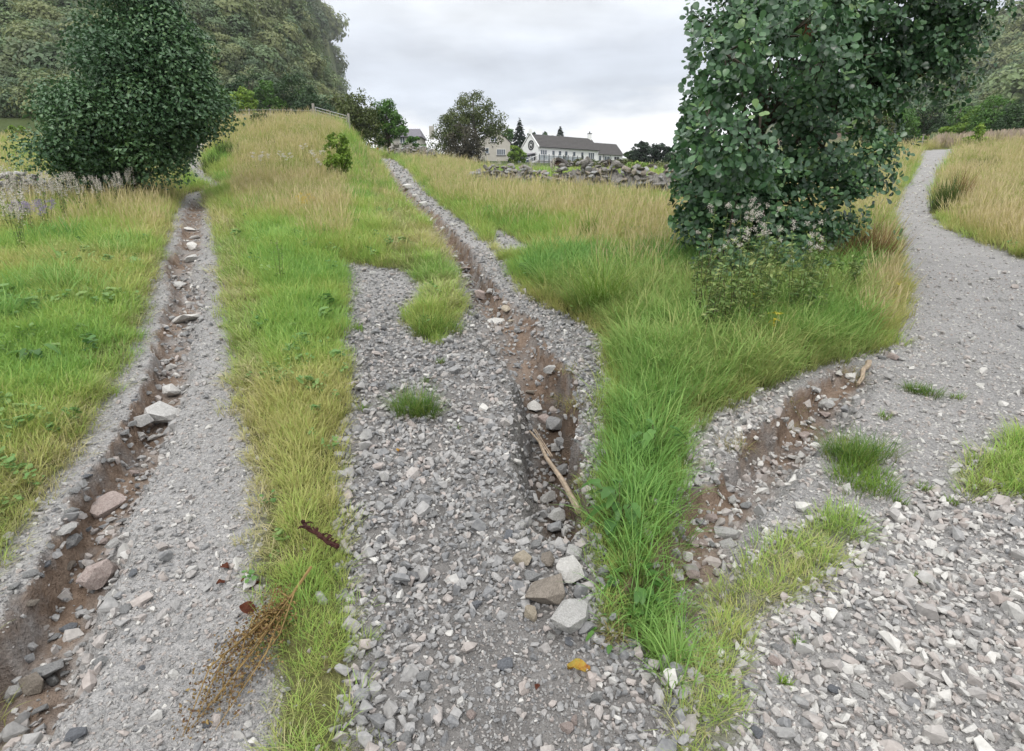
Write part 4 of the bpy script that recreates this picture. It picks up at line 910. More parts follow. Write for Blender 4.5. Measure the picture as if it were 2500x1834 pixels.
    bm = bmesh.new(); prism(bm, [P(-1.8, -dw, dz), P(-5.2, -dw + .3, dz - 1.3), P(-5.2, -dw + .3, dz - 1.6), P(-1.8, -dw, dz - .3)], back * 1.4); bm_obj('ramp', bm, GREYT, dk)
    # glazed porch behind the ramp
    pr = empty('timber_porch', base); tag(pr, 'low dark timber porch with sloping roof against the bungalow gable', 'porch')
    bm = bmesh.new(); prism(bm, [P(-.2, .6, .2), P(-5.4, .6, .2), P(-5.4, .6, 1.3), P(-.2, .6, 2.5)], back * 2.5); bm_obj('wall', bm, DARKT, pr)
    roof_slabs('roof', P(-5.7, .4, 1.28), P(-5.7, 3.3, 1.28), P(-.16, 3.3, 2.62), P(-.16, .4, 2.62), .05, SLATE2, pr, 5)
    for i in range(4): window(pr, P(-4.9 + i * 1.1, .598, .5), ux, n, .9, .8 + i * .22, 1, sill=False)
bungalow()
def gable_house():
    Y = 130; A = at_y(1166, 390, Y); B = at_y(1246, 390, Y); base = Vector((A.x, Y, at_y(1200, 391, Y).z - .8)); W_ = B.x - A.x
    root = empty('beige_house', base); tag(root, 'beige rendered gable ended house half hidden by the great round crowned tree', 'house')
    ev = at_y(1246, 349, Y).z - base.z; rh = at_y(1214, 312, Y).z - base.z; xa = (1208 - 1166) / 80 * W_; D = 9
    bm = bmesh.new(); prism(bm, [(0, 0, 0), (W_, 0, 0), (W_, 0, ev), (xa, 0, rh), (0, 0, ev)], (0, D, 0)); bm_obj('wall', bm, BEIGE, root)
    roof_slabs('roof', (W_ + .25, -.12, ev - .15), (W_ + .25, D, ev - .15), (xa, D, rh + .1), (xa, -.12, rh + .1), .08, SLATE, root); roof_slabs('roof', (-.25, -.12, ev - .15), (-.25, D, ev - .15), (xa, D, rh + .1), (xa, -.12, rh + .1), .08, SLATE, root)
    u = lambda px: (px - 1166) / 80 * W_; zz_ = lambda py: at_y(1200, py, Y).z - base.z
    for px, pt, pb, wp, pn in ((1205.5, 333, 347, 15, 3), (1186, 361, 375, 16, 2), (1223.5, 364, 379, 21, 4)):
        window(root, (u(px - wp / 2), -.002, zz_(pb)), (1, 0, 0), (0, -1, 0), wp / 80 * W_, zz_(pt) - zz_(pb), pn)
    bm = bmesh.new(); bm_box(bm, (u(1203), -.06, zz_(358.5)), (.22, .12, .22)); bm_obj('vent', bm, DARKT, root)
gable_house()
def slate_house():
    Y = 118; A = at_y(985, 372, Y); base = Vector((A.x, Y, at_y(985, 372, Y).z - 2)); root = empty('harled_house', base); tag(root, 'harled house with purple hipped slate roof behind the bright green tree', 'house')
    k = Y * .94 / FPX; X1 = (1027 - 985) * k; zz_ = lambda py: at_y(1000, py, Y).z - base.z; x0 = -5.0; D = 7.0; ev = zz_(334); rh = zz_(310)
    bm = bmesh.new(); prism(bm, [(x0, 0, 0), (X1, 0, 0), (X1, D, 0), (x0, D, 0)], (0, 0, ev)); bm_obj('wall', bm, STONEW, root)
    o = .35; a, b_, c_, d = (x0 - o, -o, ev - .05), (X1 + o, -o, ev - .05), (X1 + o, D + o, ev - .05), (x0 - o, D + o, ev - .05); r0, r1 = (x0 + 2, D / 2, rh), (X1 - .5, D / 2, rh)
    roof_slabs('roof', a, b_, r1, r0, .07, SLATE2, root); roof_slabs('roof', c_, d, r0, r1, .07, SLATE2, root)
    bm = bmesh.new(); prism(bm, [b_, c_, r1], (-.06, 0, -.06)); prism(bm, [d, a, r0], (.06, 0, -.06)); bm_obj('roof_hip', bm, SLATE2, root)
    bm = bmesh.new(); bm_box(bm, ((x0 + X1) / 2, -o - .05, ev - .1), (X1 - x0 + .7, .12, .14)); bm_obj('gutter', bm, DARKT, root)
    bm = bmesh.new(); bm_box(bm, ((1048 - 985) * k, D / 2 + 1, rh - .6), (.9, .9, 2.4)); ch = bm_obj('chimney', bm, STONEW, root)
    for px in (1007, 978): window(root, ((px - 985) * k, -.002, zz_(350)), (1, 0, 0), (0, -1, 0), 1.0, 1.2, 2)
slate_house()
# camping huts with arched roofs
def hut(px, top, wpx, yd, lab):
    k = yd * .94 / FPX; g_ = at_y(px, top, yd); W_ = wpx * k; h = W_ * .86; base = Vector((g_.x, yd, g_.z - h)); root = empty('arched_hut', base, R(-14)); tag(root, lab, 'hut', 'arched camping huts behind the tumbled wall')
    def arch(r, n=13, z0=0):
        o = []
        for i in range(n):
            a = math.pi * i / (n - 1); x = -math.cos(a) * W_ / 2 * r; z = (math.sin(a) ** .8) * h * (r if r < 1 else r) ; o.append((x, z * (1 + .06 * math.cos(2 * a + math.pi)) ))
        return o
    ou, inn = arch(1.0), arch(.87); bm = bmesh.new(); D = 4.5
    va = [[bm.verts.new((x, y_, z)) for x, z in pr_] for pr_, y_ in ((ou, 0), (inn, 0), (ou, D), (inn, D))]
    for i in range(len(ou) - 1):
        for q, s in ((0, 2), (3, 1), (1, 0), (2, 3)): bm.faces.new((va[q][i], va[q][i + 1], va[s][i + 1], va[s][i]))
    bmesh.ops.recalc_face_normals(bm, faces=bm.faces); bm_obj('roof', bm, SHINGLE, root, False)
    nb = 9
    for i in range(nb):
        xs = np.linspace(-.86, .86, nb + 1); x0, x1 = xs[i] * W_ / 2 + .008, xs[i + 1] * W_ / 2 - .008
        zt = [math.sqrt(max(0, 1 - (x / (W_ / 2 * .88)) ** 2)) ** .8 * h * .87 for x in (x0, x1)]
        bm = bmesh.new(); prism(bm, [(x0, .35, 0), (x1, .35, 0), (x1, .35, max(zt[1], .02)), (x0, .35, max(zt[0], .02))], (0, .05, 0)); bm_obj('board', bm, BROWNT, root)
    window(root, (-.42, .34, h * .12), (1, 0, 0), (0, -1, 0), .84, h * .55, 1, m=BROWNT, sill=False)
hut(1362, 387, 54, 84, 'arched brown fronted hut showing most of its front over the wall'); hut(1486, 391, 46, 92, 'arched hut half sunk behind the big heap of wall stones'); hut(1595, 402, 48, 88, 'arched hut showing only its dark roof top over the wall')

# ------------------------------------------------------------------ DRYSTONE WALLS
def wall(label, a_px, b_px, top_fn, n, size, seed, y0, y1, thick=.5, core=.68, mix='MMGMBM'):
    g = random.Random(seed); a = at_depth(a_px, y0); b_ = at_depth(b_px, y1); root = empty('drystone_wall', a); tag(root, label, 'wall')
    kinds = [rock_mesh('stone', seed * 50 + i, ROCK[mix[i % 6]], 14, .62, .05) for i in range(12)]
    u = Vector((b_.x - a.x, b_.y - a.y, 0)); Lw = u.length; u.normalize(); nn = Vector((u.y, -u.x, 0)); i = 0
    bm = bmesh.new(); rows = []
    for q in range(121):
        f = q / 120; H_ = max(.04, top_fn(f)) * core; row = []
        for e_, hz in ((-.62, -.1), (-.5, .35), (-.36, .72), (-.1, 1), (.2, .95), (.42, .55), (.62, -.1)):
            p = a + u * (Lw * f) + nn * (thick * e_ * (1 + g.uniform(-.2, .2))); row.append(bm.verts.new(Vector((p.x, p.y, gz(p.x, p.y) + H_ * hz * g.uniform(.82, 1.1))) - a))
        rows.append(row)
    for ra, rb in zip(rows[:-1], rows[1:]):
        for q in range(6): bm.faces.new((ra[q], ra[q + 1], rb[q + 1], rb[q]))
    o = bm_obj('rubble_core', bm, ROCK['M'], root); o['kind'] = 'stuff'
    while i < n:
        f = g.random(); H_ = top_fn(f); s = size * g.uniform(.65, 1.45); v = g.random() ** .8
        if H_ <= .05: continue
        p = a + u * (Lw * f) + nn * (thick * (.66 * (1 - v) ** .7 * (1 if g.random() < .82 else -1) + g.uniform(-.12, .12))); z = gz(p.x, p.y) + v * H_ * .92 + size * .1
        o = link(bpy.data.objects.new('stone', kinds[g.randrange(12)]), root); o.location = Vector((p.x, p.y, z)) - a; o.scale = (s * g.uniform(1.1, 1.6), s * g.uniform(.9, 1.2), s * g.uniform(.75, 1.1)); o.rotation_euler = (g.gauss(0, .35), g.gauss(0, .35), g.uniform(0, 6.28)); i += 1
def topB(f):
    px = 1150 + f * 560
    return np.interp(px, [1150, 1200, 1330, 1345, 1365, 1392, 1398, 1412, 1480, 1560, 1640, 1710], [.5, .65, .72, .45, .55, .5, .18, .75, 1.0, .85, .8, .85])
wall('tumbled grey drystone wall below the white bungalow', 1150, 1710, topB, 298, .18, 7, 21, 15.5)
wall('far end of a drystone wall under the bright green tree beside the middle track', 955, 1060, lambda f: .8, 110, .24, 8, 40, 36)
wall('short pale drystone wall left of the conical alder', -60, 66, lambda f: .62 + .12 * math.sin(f * 21), 230, .15, 9, 14.0, 15.5, .5, .35, 'GPMPGP')

# ------------------------------------------------------------------ FENCE, GATE AND FIELD ODDMENTS
POST = simple('weathered_post', (.30, .28, .25), .9, .3, 12); WIRE = simple('fence_wire', (.35, .35, .35), .5); GALV = simple('galvanised_bar', (.42, .43, .44), .45); SHEET = simple('white_sheet', (.78, .78, .77), .6, .05)
def far_y(px, py):
    p = at(px, py); return p
def fence_post(parent, loc, h, r=.05):
    bm = bmesh.new(); bm_tube(bm, [(0, 0, -.1), (0, 0, h)], r, r * .9, 6); o = bm_obj('post', bm, POST, parent); o.location = loc; return o
fr = empty('wire_fence', at_depth(566, 44)); tag(fr, 'wire fence on thin posts at the top of the straw field', 'fence')
pp = [at_depth(px, y_) for px, y_ in ((566, 44), (617, 45), (668, 45.5), (718, 46), (766, 46.5))]
for p in pp: fence_post(fr, p - fr.location, 1.05, .05)
for zq in (.35, .65, .95):
    bm = bmesh.new(); bm_tube(bm, [p - fr.location + Vector((0, -.06, zq)) for p in pp], .012, .012, 4); bm_obj('wire', bm, WIRE, fr)
ga = at_depth(772, 46); gt = empty('field_gate', ga); tag(gt, 'galvanised field gate hung on a thick grey post', 'gate'); fence_post(gt, (0, 0, 0), 1.45, .11)
gb = at_depth(850, 44) - ga
for i in range(6):
    zq = .25 + i * .19; bm = bmesh.new(); bm_tube(bm, [Vector((.12, 0, zq)), gb + Vector((0, 0, zq + .05))], .022, .022, 5); bm_obj('bar', bm, GALV, gt)
for f in (.06, .5, .98):
    bm = bmesh.new(); q = gb * f; bm_tube(bm, [q + Vector((.05, -.03, .2)), q + Vector((.05, -.03, 1.25))], .022, .022, 5); bm_obj('upright', bm, GALV, gt)
fence_post(gt, gb + Vector((.15, 0, 0)), 1.4, .1)
for i, (px, py, yd, wp, lab) in enumerate([(595, 311, 41, 20, 'pale flat sheet lying left of the small dark bush below the fence'), (672, 303, 43, 12, 'pale flat sheet lying right of the small dark bush below the fence'), (731, 291, 45, 20, 'pale flat sheet lying beside the thick gate post, further from the camera'), (750, 297, 44, 14, 'pale flat sheet lying beside the thick gate post, nearer of the two')]):
    p = at_depth(px, yd); z = at_y(px, py, yd).z; s = wp * yd * .94 / FPX; o = empty('pale_sheet', (p.x, p.y, max(p.z + .12, min(z, p.z + .5))), R(8 * i)); tag(o, lab, 'sheet', 'pale sheets lying in the field')
    bm = bmesh.new(); bm_box(bm, (0, 0, .05), (s, s * .6, .05)); bmesh.ops.bevel(bm, geom=list(bm.edges), offset=.012, segments=1, affect='EDGES'); bm_obj('sheet_top', bm, SHEET, o)
    for sx in (-1, 1):
        bm = bmesh.new(); bm_box(bm, (sx * s * .36, 0, -.10), (.08, s * .5, .24)); bm_obj('runner', bm, POST, o)
p = at_depth(1660 + 1580 * .3753, 44); o = empty('marker_post', p); tag(o, 'short grey post at the end of the third track', 'post'); fence_post(o, (0, 0, 0), .95, .06)
bm = bmesh.new(); bm_box(bm, (0, 0, .96), (.16, .16, .04)); bm_obj('post_cap', bm, POST, o)
p = at_depth(2146, 42); o = link(bpy.data.objects.new('standing_stone', rock_mesh('standing_stone', 77, ROCK['P'], 16, .8, .05))); o.location = p + Vector((0, 0, .35)); o.scale = (.45, .4, 1.3); tag(o, 'pale upright stone beside the edge of the near alder', 'stone')
# orange netting scrap by the far track
p = at(918, 372); bm = bmesh.new(); g_ = random.Random(3); gr = [[bm.verts.new((x * .09 + g_.uniform(-.02, .02), .05 * math.sin(x * 1.7 + z), z * .1)) for x in range(7)] for z in range(8)]
for a_, b_ in zip(gr[:-1], gr[1:]):
    for i in range(6): bm.faces.new((a_[i], a_[i + 1], b_[i + 1], b_[i]))
bmesh.ops.solidify(bm, geom=list(bm.faces), thickness=.02); o = bm_obj('orange_board', bm, simple('orange_plastic', (.55, .13, .06), .6)); o.location = p; tag(o, 'small orange board standing at the top of the middle track', 'board')

# ------------------------------------------------------------------ ROCKS (photo column, row, width; stone kind; squash; label)
ROCKS = [
 (460, 773, 58, 'W', .42, 'pale flat white slab lying across the first gully, farthest of its big stones'), (437, 853, 22, 'G', .8, 'small grey angular stone below the white slab in the first gully'), (407, 915, 22, 'K', .9, 'pinkish stone in the first gully above the white blocks'),
 (424, 958, 38, 'W', .9, 'upright whitish block just behind the largest pale boulder'), (402, 1012, 76, 'P', .72, 'largest pale boulder in the first gully'), (347, 1040, 42, 'P', .75, 'pale wedge stone leaning left of the largest pale boulder'), (340, 1062, 24, 'W', .5, 'flat white stone under the pale wedge stone'),
 (372, 1070, 22, 'W', .6, 'white broken stone in front of the largest pale boulder'), (390, 1065, 13, 'W', .8, 'tiny white stone right of the white broken stone by the largest boulder'), (332, 1162, 27, 'K', .9, 'pinkish cube shaped stone at the soil bend of the first gully'), (354, 1138, 12, 'W', .7, 'small round whitish pebble above the pinkish cube shaped stone'),
 (435, 696, 26, 'P', .5, 'pale flat stone high up the first gully above two soil hollows'), (469, 607, 22, 'W', .6, 'whitish stone near the top of the first gully'), (470, 632, 24, 'P', .6, 'pale stone just below the top whitish stone of the first gully'), (364, 973, 17, 'G', .8, 'grey stone against the soil wall left of the whitish block'),
 (418, 898, 20, 'W', .8, 'white stone among rubble above the pinkish stone in the first gully'), (403, 884, 18, 'P', .7, 'pale stone at the top of the rubble above the pinkish stone'), (450, 944, 15, 'W', .5, 'small white stone right of the upright whitish block'),
 (465, 560, 16, 'W', .6, 'topmost white stone in the first gully'), (478, 580, 15, 'P', .6, 'pale stone right of the topmost white stones in the first gully'), (455, 815, 26, 'G', .5, 'grey stone tucked under the pale flat white slab'), (470, 800, 22, 'P', .5, 'pale stone leaning under the right end of the white slab'),
 (263, 1238, 80, 'K', .8, 'big pinkish grey boulder above the slate rubble of the first gully'), (186, 1344, 44, 'G', 1.0, 'grey block standing in the soil of the first gully'), (246, 1413, 88, 'K', 1.0, 'big pink slab leaning on the right bank of the first gully'), (255, 1327, 22, 'K', .7, 'small pink stone between the grey block and the pink slab'),
 (285, 1326, 38, 'P', .6, 'long pale pinkish stone on the rubble above the pink slab'), (218, 1230, 24, 'G', .9, 'grey stone touching the left side of the pinkish grey boulder'), (174, 1392, 27, 'B', .6, 'brown stone bedded in soil below the grey block'), (88, 1496, 35, 'B', .5, 'brown wedge stone in the lower soil bed of the first gully'),
 (121, 1632, 80, 'G', .35, 'long flat grey slab across the lower first gully'), (86, 1682, 62, 'B', .9, 'round brown boulder half buried at the lower left edge'), (38, 1692, 33, 'P', .9, 'pale stone left of the half buried brown boulder'), (188, 1794, 50, 'S', .7, 'blue grey block at the bottom of the first track'),
 (131, 1666, 32, 'G', 1.0, 'grey wedge stone right of the half buried brown boulder'), (308, 1486, 36, 'G', .35, 'flat grey stone on the first track below the pink slab'), (381, 1560, 28, 'G', .25, 'flat leaf shaped grey stone on the fines of the first track'), (248, 1618, 32, 'G', .7, 'grey stone beside the gully edge above the bottom of the first track'),
 (349, 1634, 17, 'S', .9, 'small dark cube stone on the fines of the first track'), (349, 1688, 24, 'G', .6, 'oval grey stone low on the first track'), (326, 1404, 28, 'S', .5, 'slate grey stone right of the pink slab'), (548, 1600, 34, 'W', .4, 'whitish shard under the dead uprooted weed'), (505, 1770, 22, 'S', .7, 'dark stone at the tip of the dead uprooted weed'),
 (160, 1648, 24, 'G', .8, 'grey stone behind the grey wedge stone of the lower first gully'), (55, 1800, 28, 'T', .6, 'tan stone in the lower left corner'), (100, 1735, 36, 'G', .7, 'grey stone in the rubble below the half buried brown boulder'), (215, 1290, 22, 'S', .6, 'dark shard in the slate rubble below the pinkish grey boulder'), (300, 1275, 24, 'G', .6, 'grey shard in the slate rubble right of the pinkish grey boulder'), (270, 1455, 30, 'P', .5, 'pale stone under the tip of the pink slab'), (172, 1540, 36, 'S', .6, 'slate rubble stone at the middle of the lower first gully'), (135, 1560, 30, 'G', .5, 'grey rubble stone on soil in the lower first gully'),
 # middle track
 (995, 458, 20, 'W', .6, 'pale stone at the top of the middle gully'), (1014, 478, 16, 'W', .7, 'second pale stone from the top of the middle gully'), (1035, 500, 24, 'P', .7, 'pale stone at the first bend of the middle gully'), (1055, 540, 20, 'W', .6, 'whitish stone above the pair in the upper middle gully'), (1068, 556, 18, 'K', .7, 'left stone of a pinkish pair in the upper middle gully'), (1082, 558, 16, 'P', .7, 'right stone of the pair in the upper middle gully'),
 (1146, 558, 15, 'W', .6, 'white stone on the crust right of the middle gully'), (1119, 553, 15, 'P', .5, 'pale stone on the crust beside the white one'), (1136, 658, 27, 'K', .6, 'pinkish flat stone in the dark middle gully'), (1141, 675, 26, 'P', .6, 'pale flat stone under the pinkish one in the dark middle gully'), (1156, 712, 20, 'G', .8, 'grey stone left of the biggest stone of the middle gully bend'), (1174, 724, 34, 'K', .9, 'biggest stone at the gully bend above the tan slab'), (1195, 714, 16, 'P', .9, 'small stone right of the biggest one at the gully bend'),
 (1110, 627, 16, 'P', .6, 'pale stone on the left lip of the middle gully'), (1195, 628, 18, 'W', .3, 'flat white stone on the dark crust of the middle track'), (1211, 745, 16, 'K', .8, 'round stone in the sandy hollow of the middle gully'), (1236, 765, 32, 'T', .35, 'flat tan slab in the sandy hollow of the middle gully'), (1211, 780, 44, 'W', .25, 'long flat white slab below the tan slab'), (1252, 782, 22, 'T', .4, 'small tan stone right of the long white slab'), (1200, 758, 18, 'P', .6, 'pale stone left of the flat tan slab'),
 (1262, 808, 20, 'G', 1.0, 'upright grey stone below the sandy hollow'), (1113, 868, 24, 'P', .7, 'pale stone on the gravel left of the middle gully'), (877, 885, 24, 'P', .5, 'pale flat stone alone on the left gravel of the middle track'), (973, 846, 15, 'G', .6, 'small stone on the gravel below the grass strip'), (1342, 934, 34, 'P', .9, 'pale stone set in the right bank above the dark gully hole'), (1303, 994, 46, 'W', .55, 'long whitish block in the dark gully hole'), (1294, 957, 26, 'B', .5, 'brown flat stone at the back of the dark gully hole'), (1329, 1024, 38, 'K', .7, 'pinkish block behind the round grey boulder'),
 (1356, 1042, 46, 'G', 1.0, 'round grey boulder against the right bank of the gully'), (1372, 1084, 48, 'G', .5, 'flat grey stone below the round grey boulder'), (1357, 1101, 34, 'P', .8, 'pale stone above the stick in the middle gully'), (1370, 1148, 42, 'G', .7, 'rounded grey stone right of the stick'), (1412, 1187, 28, 'P', .9, 'pale rounded stone under the overhanging grass'), (1337, 1214, 48, 'P', .75, 'pale block at the lower end of the stick'), (1360, 1265, 50, 'P', .8, 'pale pointed stone below the end of the stick'), (1384, 1292, 28, 'W', .7, 'small whitish stone at the foot of the broad leaves'), (1271, 1286, 28, 'P', .7, 'pale stone left of the lower end of the gully'), (1267, 1236, 24, 'G', .8, 'grey stone at the lower gully lip'), (1220, 985, 20, 'W', .8, 'whitish stone on the left lip of the dark gully hole'), (1018, 1116, 24, 'G', .8, 'grey stone standing out of the gravel below the round grass tuft'), (1243, 1306, 34, 'S', .6, 'dark slate stone left of the lower gully end'), (1150, 1120, 26, 'G', .6, 'grey stone in the gravel left of the dark crust'), (1138, 1152, 26, 'G', .5, 'long grey stone in the gravel left of the stick'), (1195, 1180, 28, 'P', .6, 'pale stone at the edge of the gravel left of the stick'),
 (1308, 1328, 34, 'G', .8, 'rounded stone with pale spots above the tan block'), (1275, 1370, 47, 'T', .85, 'tan cream block at the top left of the big stone heap'), (1337, 1370, 52, 'B', .7, 'dark brown stone at the back of the big stone heap'), (1401, 1350, 46, 'P', .8, 'pale greenish stone at the back right of the big stone heap'), (1391, 1400, 80, 'W', .8, 'white grey block at the right of the big stone heap'), (1301, 1404, 46, 'G', .5, 'flat bluish grey stone in the middle of the big stone heap'), (1329, 1448, 106, 'B', .85, 'big brown boulder in the big stone heap'), (1393, 1514, 102, 'P', 1.05, 'biggest pale grey boulder at the front of the stone heap'), (1297, 1508, 40, 'T', 1.0, 'tan brown stone at the lower left of the big brown boulder'),
 (1164, 1479, 33, 'S', .6, 'dark grey stone on the gravel left of the stone heap'), (1233, 1622, 44, 'S', .45, 'flat square grey stone below the stone heap'), (1031, 1652, 36, 'G', .6, 'pale grey stone in the loose gravel at the bottom of the middle track'), (991, 1801, 42, 'G', .8, 'large grey stone at the bottom edge of the middle gravel'), (1455, 1707, 32, 'G', 1.0, 'tall pointed grey stone right of the fallen leaf'), (1389, 1572, 30, 'S', .5, 'dark flat stone just below the biggest pale grey boulder'), (1537, 1563, 26, 'G', .7, 'grey stone in dry grass under the ferny leaves'), (1385, 1785, 36, 'K', .9, 'pinkish rounded stone at the bottom, left of its neighbour'), (1404, 1763, 26, 'K', .9, 'pinkish stone at the bottom, right of its neighbour'), (1151, 1744, 26, 'K', .7, 'pink stone at the edge of the compacted fines'), (1055, 1260, 30, 'G', .4, 'rod shaped grey stone on the gravel'), (1410, 1660, 20, 'W', .8, 'small white stone touching the fallen leaf'), (1345, 1560, 24, 'P', .5, 'pale shard below the big brown boulder'), (1362, 1548, 24, 'G', .8, 'grey shard between the two big boulders'), (1500, 1425, 32, 'P', .8, 'pale stone under the grass right of the stone heap'),
 # third track
 (2013, 990, 40, 'P', .85, 'round pale boulder in the third gully'), (1915, 1042, 19, 'P', 1.0, 'small pale round stone at the left end of the soil hollow'), (1983, 1026, 16, 'W', .8, 'whitish pebble below the round pale boulder'), (1960, 1062, 36, 'K', .5, 'flat pinkish stone on the lip of the soil hollow'), (2011, 1015, 30, 'K', .6, 'pinkish stone under the round pale boulder'), (2035, 975, 24, 'P', .4, 'long pale stone right of the round pale boulder'), (1972, 1034, 16, 'G', .7, 'grey pebble in the soil hollow of the third gully'),
 (2178, 873, 28, 'K', .7, 'pinkish stone in the heap at the head of the third gully'), (2198, 877, 22, 'P', .6, 'pale stone at the right of the heap at the head of the third gully'), (2152, 873, 24, 'G', .7, 'grey stone at the left of the heap at the head of the third gully'), (2175, 855, 22, 'G', .6, 'grey stone on top of the heap at the head of the third gully'), (2133, 909, 15, 'W', .8, 'white stone beside the stick of the third gully'), (2170, 920, 16, 'W', .7, 'white stone right of the stick of the third gully'), (2343, 1048, 23, 'P', .5, 'pale stone alone on the fines of the third track'),
 (1788, 1224, 32, 'P', .8, 'pale pinkish stone at the lower end of the third gully soil'), (1767, 1293, 72, 'P', .35, 'large flat pale slab at the lower end of the third gully'), (1735, 1265, 32, 'K', .7, 'pinkish stone above the large flat pale slab'), (1707, 1278, 30, 'G', .7, 'grey stone left of the large flat pale slab'), (1716, 1330, 28, 'K', .7, 'pink stone below the large flat pale slab'), (1694, 1329, 28, 'K', .7, 'leftmost pink stone below the large flat pale slab'), (1741, 1330, 24, 'G', .7, 'grey stone touching the lower corner of the large flat pale slab'), (1776, 1330, 38, 'P', .35, 'flat pale pinkish stone below the large slab'), (1697, 1388, 34, 'K', .7, 'pinkish stone bedded in soil below the slab'), (1690, 1418, 34, 'K', .9, 'pale pink stone at the bottom of the third gully'), (1818, 1241, 30, 'G', .5, 'grey flat stone right of the third gully soil'),
 (2060, 1510, 33, 'P', .7, 'round flat pale stone in the loose gravel of the third track'), (1895, 1588, 32, 'G', .8, 'grey stone at the edge of the thin grass strip'), (2099, 1618, 32, 'G', .5, 'squarish grey stone in the loose gravel of the third track'), (2110, 1487, 32, 'G', .4, 'flat rectangular grey stone in the loose gravel'), (1889, 1618, 34, 'K', .6, 'pinkish grey stone at the edge of the thin grass strip'), (2236, 1607, 25, 'W', .6, 'white stone in the loose gravel of the third track'), (2035, 1684, 34, 'S', .6, 'dark slate stone in the loose gravel of the third track'), (2095, 1691, 46, 'P', .35, 'long flat pale stone near the dark slate stone'), (1979, 1538, 18, 'S', .8, 'small dark stone beside the bare soil spot'), (2000, 1544, 28, 'G', .7, 'grey stone right of the bare soil spot'), (1845, 1790, 34, 'S', .7, 'dark grey stone at the bottom of the thin grass strip'), (2395, 1525, 32, 'P', .6, 'pale stone in the gravel near the right edge'), (2450, 1530, 30, 'G', .5, 'grey flat stone in the gravel near the right edge'), (2036, 1447, 14, 'W', .8, 'tiny white stone at the upper edge of the loose gravel'), (2178, 1376, 22, 'G', .8, 'grey stone standing out at the top of the loose gravel'),
]
CLODS = ['at the left edge, lowest one', 'just above the lowest clod', 'left of the brown wedge stone', 'left of the bare soil bed', 'beside the grey standing block', 'above the grey standing block', 'level with the big pinkish grey boulder', 'above the pinkish grey boulder', 'at the lower side of the soil bend', 'at the upper side of the soil bend', 'above the soil bend', 'below the pale wedge stone', 'opposite the largest pale boulder', 'above the largest pale boulder', 'opposite the upright whitish block', 'at the sharp notch', 'above the sharp notch', 'below the white slab', 'level with the white slab', 'above the white slab, farthest one']
for i, (px, py) in enumerate([(35, 1440), (70, 1415), (110, 1392), (140, 1372), (160, 1320), (172, 1275), (190, 1225), (215, 1190), (250, 1155), (275, 1130), (300, 1080), (318, 1040), (326, 985), (332, 945), (352, 925), (385, 905), (402, 850), (415, 800), (425, 745), (418, 675)]):
    ROCKS.append((px + random.randint(-9, 9), py + random.randint(-14, 6), max(14, int((46 - (1440 - py) * .045) * random.uniform(.55, 1.05))), 'GGSGP'[i % 5], random.uniform(.4, .7), 'crust clod on the first gully lip ' + CLODS[i]))
for i, (px, py, wp, kd, fl, lab) in enumerate(ROCKS):
    if px < 800 and kd in 'WP': wp = int(wp * 1.25)
    if py < 720 and px < 1000: wp = int(wp * 1.3)
    p = at(px, py + wp * .2); s = wp * depth_of(p) / FPX; g_ = random.Random(i + 5)
    nm = 'boulder' if wp >= 60 else ('rock' if wp >= 24 else 'stone')
    o = link(bpy.data.objects.new(nm, rock_mesh(nm, 900 + i, ROCK[kd], 16 + i % 9, .72, .045 if wp > 40 else .03)))
    o.scale = (s * 1.0, s * g_.uniform(.7, 1.0), s * max(.35, fl) * 1.05); o.rotation_euler = (g_.gauss(0, .14), g_.gauss(0, .14), g_.uniform(0, 6.28)); o.location = p + Vector((0, 0, s * fl * (.34 if wp >= 26 else .26))); clod = lab.startswith('crust clod on'); tag(o, lab, 'clod' if clod else 'rock', 'crust clods along the left lip of the first gully' if clod else None)
    if clod: o.name = 'crust_clod'

# ------------------------------------------------------------------ STICKS, DEAD WEED, FALLEN LEAF
WOOD = simple('driftwood', (.34, .27, .20), .85, .35, 25, .01, 60); STRAWM = simple('dead_stem', (.23, .155, .06), .8, .3, 20); SEEDB = leaf_mat('dead_seed', [(0, (.08, .035, .015)), (.5, (.19, .115, .04)), (1, (.30, .22, .08))], transl=.1); DOCK = simple('dead_dock', (.045, .014, .011), .85, .4, 20)
def stick(label, pts, r0, r1, splits=2):
    q = [at(*p) + Vector((0, 0, .03)) for p in pts]; root = empty('stick', q[0]); tag(root, label, 'stick'); bm = bmesh.new(); q = [p - root.location for p in q]
    bm_tube(bm, [q[0], q[0].lerp(q[-1], .22) + Vector((.012, 0, .012)), q[0].lerp(q[-1], .45) + Vector((-.008, 0, .016)), q[0].lerp(q[-1], .72) + Vector((.010, 0, .004)), q[-1]], r0, r1, 7); bm_obj('shaft', bm, WOOD, root)
    for i in range(splits):
        bm = bmesh.new(); bm_tube(bm, [q[0].lerp(q[-1], .02) + Vector((.02 + .012 * i, 0, .02)), q[0].lerp(q[-1], .45) + Vector((.018 + .012 * i, 0, .02))], .003, .004, 5); bm_obj('splinter', bm, WOOD, root)
stick('long split pale stick lying down the middle gully', [(1293, 1064), (1345, 1150), (1412, 1268)], .006, .017)
stick('short weathered stick at the head of the third gully', [(2118, 898), (2092, 950)], .022, .012, 1)
